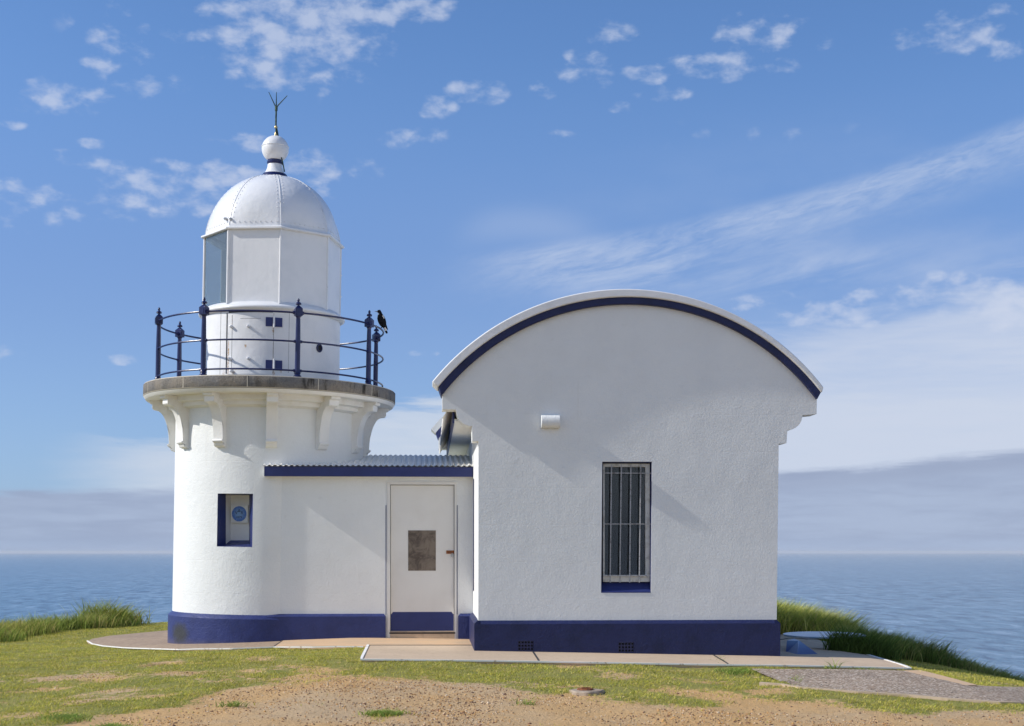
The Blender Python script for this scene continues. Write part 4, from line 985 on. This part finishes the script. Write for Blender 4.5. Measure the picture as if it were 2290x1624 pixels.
# fascia
fl, _ = AF(590, 1055, YA-.14); fz1 = AF(800, 1044, YA-.14)[1]; fz0_ = AF(800, 1065.8, YA-.14)[1]
fr2 = AF(1058, 1055, YA-.14)[0]
G().box(fl+.006, fr2, -.14, -.112, fz0_, fz1).make('fascia', 'blue', ann)
G().box(fl, fl+.006, -.142, .02, fz0_, fz1+.01).make('barge_end', 'white', ann)
G().box(fl+.006, fr2, -.112, .0, fz0_+.02, fz0_+.03).make('soffit', 'plaster', ann)
# corrugated roof
v = []; f = []; rw = (xR-.0)-fl; NX = int(rw/.0095); back = 1.98; sl_ = (AF(900, 1018.5, YA+back)[1]-fz1-.01)/(back+.17)
for i in range(NX+1):
    x = fl-.012+rw*i/NX; o2 = .0095*math.cos(2*math.pi*(x-fl)/.0765)
    for j, y in enumerate((-.17, .2, .7, 1.3, back)): v.append((x, y, fz1+.013+(y+.17)*sl_+o2))
for i in range(NX):
    for j in range(4): f.append((i*5+j, i*5+5+j, i*5+6+j, i*5+1+j))
g = G().add(v, f); nrf = len(f)
for i in range(19):
    x = fl+.0765*(2*i+1)+.0; z = fz1+.013+(.0)*sl_+.0095
    g.lathe([(.013, 0), (.010, .005), (.004, .012), (0, .013)], 8, c=(x+.0, -.03, fz1+.013+.14*sl_+.0095)); g.lathe([(.013, 0), (.010, .005), (.004, .012), (0, .013)], 8, c=(x, .9, fz1+.013+1.07*sl_+.0095))
rf = g.make('roof', 'iron', ann, smooth=True, angle=80)
# door set
ol, ot = AF(872.6, 1083.8); orr, ob = AF(1016.3, 1413)
G().prism([(dx0, -.1), (ol, -.1), (ol, ot), (orr, ot), (orr, -.1), (dx1, -.1), (dx1, dz1), (dx0, dz1)], -.016, .12).make('door_frame', 'door', ann)
G().box(ol-.003, orr+.003, .09, .10, -.1, ot+.003).make('door_gap', 'gap', ann)
dr = empty('door', ((ol+orr)/2, .03, 0)); dr.parent = ann; cxd = (ol+orr)/2
b3 = AF(900, 1412)[1]
lf = G().box(ol+.006-cxd, orr-.007-cxd, 0, .045, b3, ot-.007).make('door_leaf', 'door', dr)
md = lf.modifiers.new('bevel', 'BEVEL'); md.width = .003; md.segments = 2
k0, kt = AF(873.8, 1369); k1, kb = AF(1014.6, 1410.8)
G().prism([(k0-cxd+.0, kb), (k1-cxd, kb), (k1-cxd, kt-.03), (k1-cxd-.01, kt-.028), (k1-cxd-.03, kt), (k0-cxd+.03, kt), (k0-cxd+.01, kt-.028), (k0-cxd, kt-.03)], -.003, .0).make('kick_plate', 'blue', dr)
p0_, p1_ = AF(912.8, 1186.2), AF(974.6, 1276.4)
G().box(p0_[0]-cxd, p1_[0]-cxd, -.005, .0, p1_[1], p0_[1]).make('plate', 'plate', dr)
h0, h1 = AF(998, 1231.2), AF(1016, 1238.6)
G().box(h0[0]-cxd, h1[0]-cxd, -.010, .0, h1[1], h0[1]).tube([(h0[0]-cxd+.02, -.011, (h0[1]+h1[1])/2), (h0[0]-cxd+.02, -.015, (h0[1]+h1[1])/2)], .006, 8).make('hasp', 'rust', dr)
lk = AF(1011.5, 1243); g = G().box(lk[0]-cxd-.020, lk[0]-cxd+.020, -.032, -.012, lk[1]-.020, lk[1]+.012)
g.tube([(lk[0]-cxd+.013*math.cos(a), -.022, lk[1]+.012+.024*math.sin(a)) for a in np.linspace(0, math.pi, 9)], .004, 6)
pk = g.make('padlock', 'steel', dr); md = pk.modifiers.new('bevel', 'BEVEL'); md.width = .003
G().box(ol, orr, -.02, .10, -.05, b3-.003).make('threshold', 'concrete', ann)
G().box(ol-.01, orr+.01, -.022, -.016, b3-.035, b3-.012).make('threshold_strip', 'gap', ann)
g = G()
a = AF(863.2, 1130); b2 = AF(863.2, 1375); g.box(a[0]-.004, a[0]+.004, -.006, .0, b2[1], a[1]); g.make('blue_edge_strip', 'blue', ann); g = G()
a = AF(1022.6, 1130); b2 = AF(1022.0, 1374); g.box(a[0]-.005, a[0]+.004, -.006, .0, b2[1], a[1]); g.make('blue_edge_strip', 'blue', ann)
# dark pipe against the house wall beside the annex
pxp = AF(1062.6, 1200, YA-.35)
g = G(); xg = HL.x+xl-AL.x-.008
za = AF(1062, 1070, YA-.6)[1]; zb2 = AF(1062, 1322, YA-.6)[1]
g.box(xg, xg+.010, -.50, -.36, zb2, za); g.make('dark_side_strip', 'rail', ann)

# ------------------------------------------------------------------ orientation table beyond the right corner
tc_ = GZ(1808, 1452)
DC = WY(1843, 1420.3, 19.9)
tb = empty('orientation_table', (DC.x, DC.y, float(gbase(DC.x, DC.y)))); tag(tb, 'low round blue table on a leaning blue wedge base beside the right wall', 'table')
rad = 92/3200*19.85
zt3 = DC.z-tb.location.z
top_ = G().lathe([(0, -.012), (rad-.008, -.012), (rad, -.006), (rad, .006), (rad-.006, .012), (0, .012)], 72).make('table_top', 'disc', tb, smooth=True, loc=(0, 0, zt3), rot=(R(.8), 0, 0))
def TL(px, py, Y): p = WY(px, py, Y); return Vector((p.x-tb.location.x, p.y-tb.location.y, p.z-tb.location.z))
def TG(px, py): p = GZ(px, py); return Vector((p.x-tb.location.x, p.y-tb.location.y, p.z-tb.location.z))
b = [TG(1757, 1458), TG(1783, 1465), TG(1835, 1464), TG(1815, 1448)]
yt = 18.75
tt = [TL(1760, 1427.5, yt+.15), TL(1785, 1430.5, yt+.02), TL(1788, 1430, yt+.10), TL(1776, 1424, yt+.55)]
for p in b: p.z -= .02
for p in tt: p.z = min(p.z, zt3-.012)
v = b+tt
pe = mk('pedestal', v, [(0, 1, 2, 3), (4, 5, 6, 7), (0, 1, 5, 4), (1, 2, 6, 5), (2, 3, 7, 6), (3, 0, 4, 7)], 'pedestal', tb)

# ------------------------------------------------------------------ survey mark / drain in the dirt
dc = GZ(1312, 1549.5, 0, terr); dn = empty('drain_cover', (dc.x, dc.y, float(surf(dc.x, dc.y)))); tag(dn, 'rusty iron cap set in a round pale concrete collar in the dirt', 'drain cover')
rr_ = 38/3200*14.1; v = []
prf = []
g = G(); n = 40; ringo = []
for i in range(n):
    a = 2*math.pi*i/n; k = 1+.06*math.sin(3*a+.6)+.04*math.sin(7*a); ringo.append((rr_*k*math.cos(a), rr_*k*math.sin(a)))
g.add([(x, y, -.04) for x, y in ringo]+[(x, y, .020) for x, y in ringo]+[(x*.93, y*.93, .032) for x, y in ringo], [tuple(range(2*n, 3*n))]+[(l*n+i, l*n+(i+1) % n, l*n+n+(i+1) % n, l*n+n+i) for l in range(2) for i in range(n)])
M['collar'] = mat('pale_concrete_collar', lambda n, v: mixc(n, ramp(noise(n, v, 12, 4), .4, .7), (.42, .34, .26), (.30, .23, .17)), .9, lambda n, v: (noise(n, v, 60, 3), .01, .8), .2)
g.make('collar', 'collar', dn, smooth=True, angle=30)
g = G().lathe([(.080, .02), (.080, .040), (.072, .048), (.05, .048), (.048, .044), (0, .044)], 28, c=(-.012, .02, 0)); g.box(-.05, .03, .0, .04, .044, .056); g.make('lid', 'rust', dn, smooth=True, angle=30)

# ------------------------------------------------------------------ grass and pebbles
def inslab(X, Y):
    r = np.zeros(X.shape, bool)
    for D in (D1, D2, D3): r |= inpoly(X, Y, [(p.x, p.y) for p in D])
    return r
def blades(name, X, Y, Z, H, Wd, lean, cols, material, seg=1, label=None, cat='grass'):
    n = len(X); th = rng.random(n)*2*np.pi; ax = np.cos(th)*Wd/2; ay = np.sin(th)*Wd/2; lt = rng.random(n)*2*np.pi; lx = np.cos(lt)*lean*H+.12*H; ly = np.sin(lt)*lean*H
    if seg == 1:
        V = np.stack([np.stack([X-ax, Y-ay, Z], -1), np.stack([X+ax, Y+ay, Z], -1), np.stack([X+lx, Y+ly, Z+H], -1)], 1); k = 3
        F = np.arange(n*3, dtype=np.int32); tot = np.full(n, 3)
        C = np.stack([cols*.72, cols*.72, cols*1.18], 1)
    else:
        V = np.stack([np.stack([X-ax, Y-ay, Z], -1), np.stack([X+ax, Y+ay, Z], -1), np.stack([X+ax*.8+lx*.35, Y+ay*.8+ly*.35, Z+H*.6], -1), np.stack([X-ax*.8+lx*.35, Y-ay*.8+ly*.35, Z+H*.6], -1), np.stack([X+lx, Y+ly, Z+H*.97], -1)], 1); k = 5
        b0 = np.arange(n)[:, None]*5; F = np.concatenate([b0+np.array([0, 1, 2, 3]), b0+np.array([3, 2, 4])], 1).astype(np.int32).ravel(); tot = None
        C = np.stack([cols*.8, cols*.8, cols, cols, cols*1.15], 1)  # lit tips and dimmer roots put into the blade colours
    me = bpy.data.meshes.new(name); me.vertices.add(n*k); me.vertices.foreach_set('co', V.astype(np.float32).ravel())
    me.loops.add(len(F)); me.loops.foreach_set('vertex_index', F)
    if seg == 1: ls = np.arange(0, len(F), 3, dtype=np.int32)
    else: ls = (np.arange(n)[:, None]*7+np.array([0, 4])).astype(np.int32).ravel()
    me.polygons.add(len(ls)); me.polygons.foreach_set('loop_start', ls); me.update(calc_edges=True)
    ca = me.color_attributes.new('tint', 'FLOAT_COLOR', 'POINT'); C = np.clip(C.reshape(-1, 3), 0, 1); ca.data.foreach_set('color', np.concatenate([C, np.ones((len(C), 1))], 1).astype(np.float32).ravel())
    me.materials.append(M[material]); o = bpy.data.objects.new(name, me); COL.objects.link(o); tag(o, label, cat, kind='stuff'); return o
def pal(n, P, jit=.18):
    P = np.array(P); i = rng.integers(0, len(P), n); return P[i]*(1+(rng.random((n, 1))-.5)*2*jit)
# mown turf
N0 = 760000
X = rng.uniform(-7.6, 9.2, N0); Y = 10.9+rng.random(N0)**1.25*19.5
frame = np.abs((X*RT.x+Y*RT.y)/(X*FW.x+Y*FW.y)) < .40
soft = sum(turf_mask(X+a, Y+b2) for a, b2 in ((0, 0), (.15, .08), (-.15, -.08), (.08, .22), (-.08, -.22)))/5
keep = frame & (rng.random(N0) < soft**1.3) & ~inslab(X, Y) & ~inpoly(X, Y, pathpoly) & (Y < edgeY(X)-.3) & ~((X > .35) & (X < 4.3) & (Y > 17.6)) & ~((X > -3.9) & (X < .6) & (Y > 19.9) & (Y < 22.9))
patch = fbm(X, Y, 3.0, 61); keep &= rng.random(N0) < np.clip((patch-.32)*5, .22, 1)
X, Y = X[keep], Y[keep]; n = len(X); print('turf blades', n)
pt = fbm(X, Y, 1.1, 71)[:, None]; C = pal(n, [(.56, .52, .09), (.68, .59, .12), (.38, .43, .08), (.76, .62, .24), (.60, .55, .11)], .22)
C = C*(.72+.56*fbm(X, Y, 7.0, 73, 3)[:, None])*(1-np.clip(pt-.45, 0, 1)*.7)+np.array([.40, .33, .11])*np.clip(pt-.52, 0, 1)*.8
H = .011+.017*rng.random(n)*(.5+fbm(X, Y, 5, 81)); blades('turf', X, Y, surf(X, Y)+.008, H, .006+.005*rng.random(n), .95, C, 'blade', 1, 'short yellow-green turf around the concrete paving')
# sparse scraps of grass in the dirt and along slab edges
E2 = []
for (a, b2, c3, d3, k, hh) in [(860, 1591, 38, 4, 700, .032), (250, 1622, 34, 4, 400, .035), (150, 1601, 50, 7, 700, .03), (1612, 1472, 16, 9, 110, .035), (2345-90, 1494, 14, 1.5, 0, .1), (1850, 1493, 10, 1.0, 60, .05), (1868, 1493.5, 6, .6, 22, .11), (2020-90, 1494, 30, 1.0, 90, .03), (1180, 1568, 30, 3, 40, .04), (520, 1572, 30, 3, 100, .04), (1780, 1516, 20, 8, 60, .03), (1650, 1498, 40, 6, 400, .04)]:
    for _ in range(k):
        p = GZ(a+random.gauss(0, c3*.5), b2+random.gauss(0, d3*.5)); E2.append((p.x, p.y, p.z-.03, hh*(.5+random.random())))
E2 = np.array(E2); n = len(E2)
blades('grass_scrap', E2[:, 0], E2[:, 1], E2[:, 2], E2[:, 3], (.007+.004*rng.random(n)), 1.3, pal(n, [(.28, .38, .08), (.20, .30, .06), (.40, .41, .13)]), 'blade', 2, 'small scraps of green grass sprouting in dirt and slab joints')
# long grass on the cliff edge
def clumps(name, test, n_cl, xr_, yr_, hfun, P, label, per=70, spread=.16):
    cx_ = rng.uniform(*xr_, n_cl); cy_ = rng.uniform(*yr_, n_cl); k = test(cx_, cy_); cx_, cy_ = cx_[k], cy_[k]; m = len(cx_)
    idx = np.repeat(np.arange(m), per); n = len(idx); ch = hfun(cx_, cy_)*(.65+.7*rng.random(m)); cc = pal(m, P, .22)
    X = cx_[idx]+rng.normal(0, spread, n); Y = cy_[idx]+rng.normal(0, spread, n); H = ch[idx]*(.45+.75*rng.random(n)); C = cc[idx]*(1+(rng.random((n, 1))-.5)*.6)
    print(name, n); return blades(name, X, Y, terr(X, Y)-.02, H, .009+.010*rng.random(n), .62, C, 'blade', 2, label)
YG = [(.36, .36, .08), (.28, .34, .07), (.46, .40, .14), (.20, .27, .055), (.34, .38, .10)]
def left_test(X, Y):
    l0 = GZ(0, 1434); l1 = GZ(131, 1408); l2 = GZ(187, 1386); l3 = GZ(345, 1379); fx = np.interp(Y, [l0.y-1, l0.y, l1.y, l2.y], [-9.5, l0.x, l1.x, l2.x])
    zone = (X < fx+(fbm(X, Y, 1.1, 7)-.5)*1.0) & (Y > l0.y-1)
    band = (Y > edgeY(X)-1.3+(fbm(X, Y, 1.2, 8)-.5)*1.2) & (Y > 22) & (X < -5.75)
    return ((zone | band) & (Y < edgeY(X)+.6) & (X < -5.2))
clumps('long_grass', left_test, 2900, (-12, -5.2), (21, 33), lambda X, Y: .08+.36*fbm(X, Y, 1.1, 17)**1.2+.10*np.exp(-((X+6.3)/.7)**2)*(Y > 27), YG, 'tall tussocky green grass along the cliff edge at left', 95)
def right_test(X, Y):
    j = (fbm(X, Y, 1.4, 9)-.5)
    near = (X > 6.25+(Y-20.5)*.27+j*.5) & (Y > 20.4+j*.7-.15*(X-6.3)) & (Y < np.maximum(edgeY(X)+.5, 21.6))
    return near & (Y < 24.6)
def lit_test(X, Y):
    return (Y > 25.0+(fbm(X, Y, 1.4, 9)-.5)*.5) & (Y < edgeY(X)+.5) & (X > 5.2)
clumps('long_grass', lit_test, 2600, (5.2, 9), (24.7, 29), lambda X, Y: .22+.42*fbm(X, Y, 1.3, 27), [(.58, .56, .13), (.44, .48, .10), (.68, .60, .22), (.34, .40, .08)], 'sunlit yellow-green tufts of grass just beyond the right wall', 85)  # brighter palette: sunlight on these tufts put into the blade colour
clumps('long_grass', right_test, 4600, (5.2, 12), (19, 29), lambda X, Y: (.15+.32*fbm(X, Y, 1.1, 27))*(1-.42*np.clip((X-6.6)/1.5, 0, 1)*(Y < 24)), [(.30, .33, .08), (.20, .26, .06), (.40, .36, .13), (.15, .21, .045)], 'tall grass bank falling away behind the blue table at right', 75)  # darker palette: the building's shade on the bank put into the colour
gx = WY(1926, 1440, 19.25)
clumps('long_grass', lambda X, Y: (((X-gx.x)/.38)**2+((Y-gx.y)/.22)**2 < 1), 90, (gx.x-.5, gx.x+.5), (gx.y-.4, gx.y+.4), lambda X, Y: .30+0*X, [(.13, .19, .045), (.09, .14, .03)], 'low dark grass clump overlapping the edge of the blue table', 90, .07)
# pebbles
N1 = 90000
X = rng.uniform(-6, 8, N1); Y = 10.6+rng.random(N1)*6.0; keep = (np.abs((X*RT.x+Y*RT.y)/(X*FW.x+Y*FW.y)) < .38) & (turf_mask(X, Y) < .5) & ~inslab(X, Y) & ~inpoly(X, Y, pathpoly)
keep &= rng.random(N1) < np.clip((fbm(X, Y, 1.0, 91)-.30)*4, .12, 1)
X, Y = X[keep], Y[keep]; n = len(X); print('pebbles', n)
r = .004+.0075*rng.random(n)**2+(rng.random(n) > .985)*.010; Z = surf(X, Y)-.004+r*.25
base = np.array([(1, 0, 0), (0, 1, 0), (-1, 0, 0), (0, -1, 0), (0, 0, 1), (0, 0, -1)], float); th = rng.random(n)*6.28; ct, st = np.cos(th), np.sin(th)
jit = .7+.6*rng.random((n, 6, 1)); Vb = base[None]*jit*r[:, None, None]; V = np.stack([Vb[..., 0]*ct[:, None]-Vb[..., 1]*st[:, None], Vb[..., 0]*st[:, None]+Vb[..., 1]*ct[:, None], Vb[..., 2]*.7], -1)+np.stack([X, Y, Z], -1)[:, None]
tri = np.array([(0, 1, 4), (1, 2, 4), (2, 3, 4), (3, 0, 4), (1, 0, 5), (2, 1, 5), (3, 2, 5), (0, 3, 5)]); F = (np.arange(n)[:, None, None]*6+tri[None]).astype(np.int32).ravel()
me = bpy.data.meshes.new('pebbles'); me.vertices.add(n*6); me.vertices.foreach_set('co', V.astype(np.float32).ravel()); me.loops.add(len(F)); me.loops.foreach_set('vertex_index', F)
me.polygons.add(len(F)//3); me.polygons.foreach_set('loop_start', np.arange(0, len(F), 3, dtype=np.int32)); me.update(calc_edges=True)
C = np.repeat(pal(n, [(.62, .36, .14), (.46, .31, .18), (.62, .42, .23), (.28, .15, .09), (.50, .28, .11), (.68, .54, .38), (.15, .09, .065)], .2), 6, 0)
ca = me.color_attributes.new('tint', 'FLOAT_COLOR', 'POINT'); ca.data.foreach_set('color', np.concatenate([C, np.ones((len(C), 1))], 1).astype(np.float32).ravel())
me.materials.append(M['pebble']); o = bpy.data.objects.new('pebbles', me); COL.objects.link(o); tag(o, 'loose orange and brown gravel strewn over the bare dirt', 'gravel', kind='stuff')

# ------------------------------------------------------------------ sea haze: even air round everything, sky outside
hz = G().box(-26000, 26000, -800, 30000, -33.5, 11.5).make('haze', 'dark')
hz.data.materials.clear(); hm = bpy.data.materials.new('sea_air'); hm.use_nodes = True; hn = hm.node_tree; hn.nodes.clear()
ho_ = hn.nodes.new('ShaderNodeOutputMaterial'); pv = hn.nodes.new('ShaderNodeVolumePrincipled'); hn.links.new(pv.outputs[0], ho_.inputs['Volume'])
pv.inputs['Color'].default_value = (.93, .96, 1, 1); pv.inputs['Density'].default_value = .00005; pv.inputs['Anisotropy'].default_value = 0.0
hz.data.materials.append(hm); tag(hz, 'thin pale sea air paling the horizon', kind='stuff')
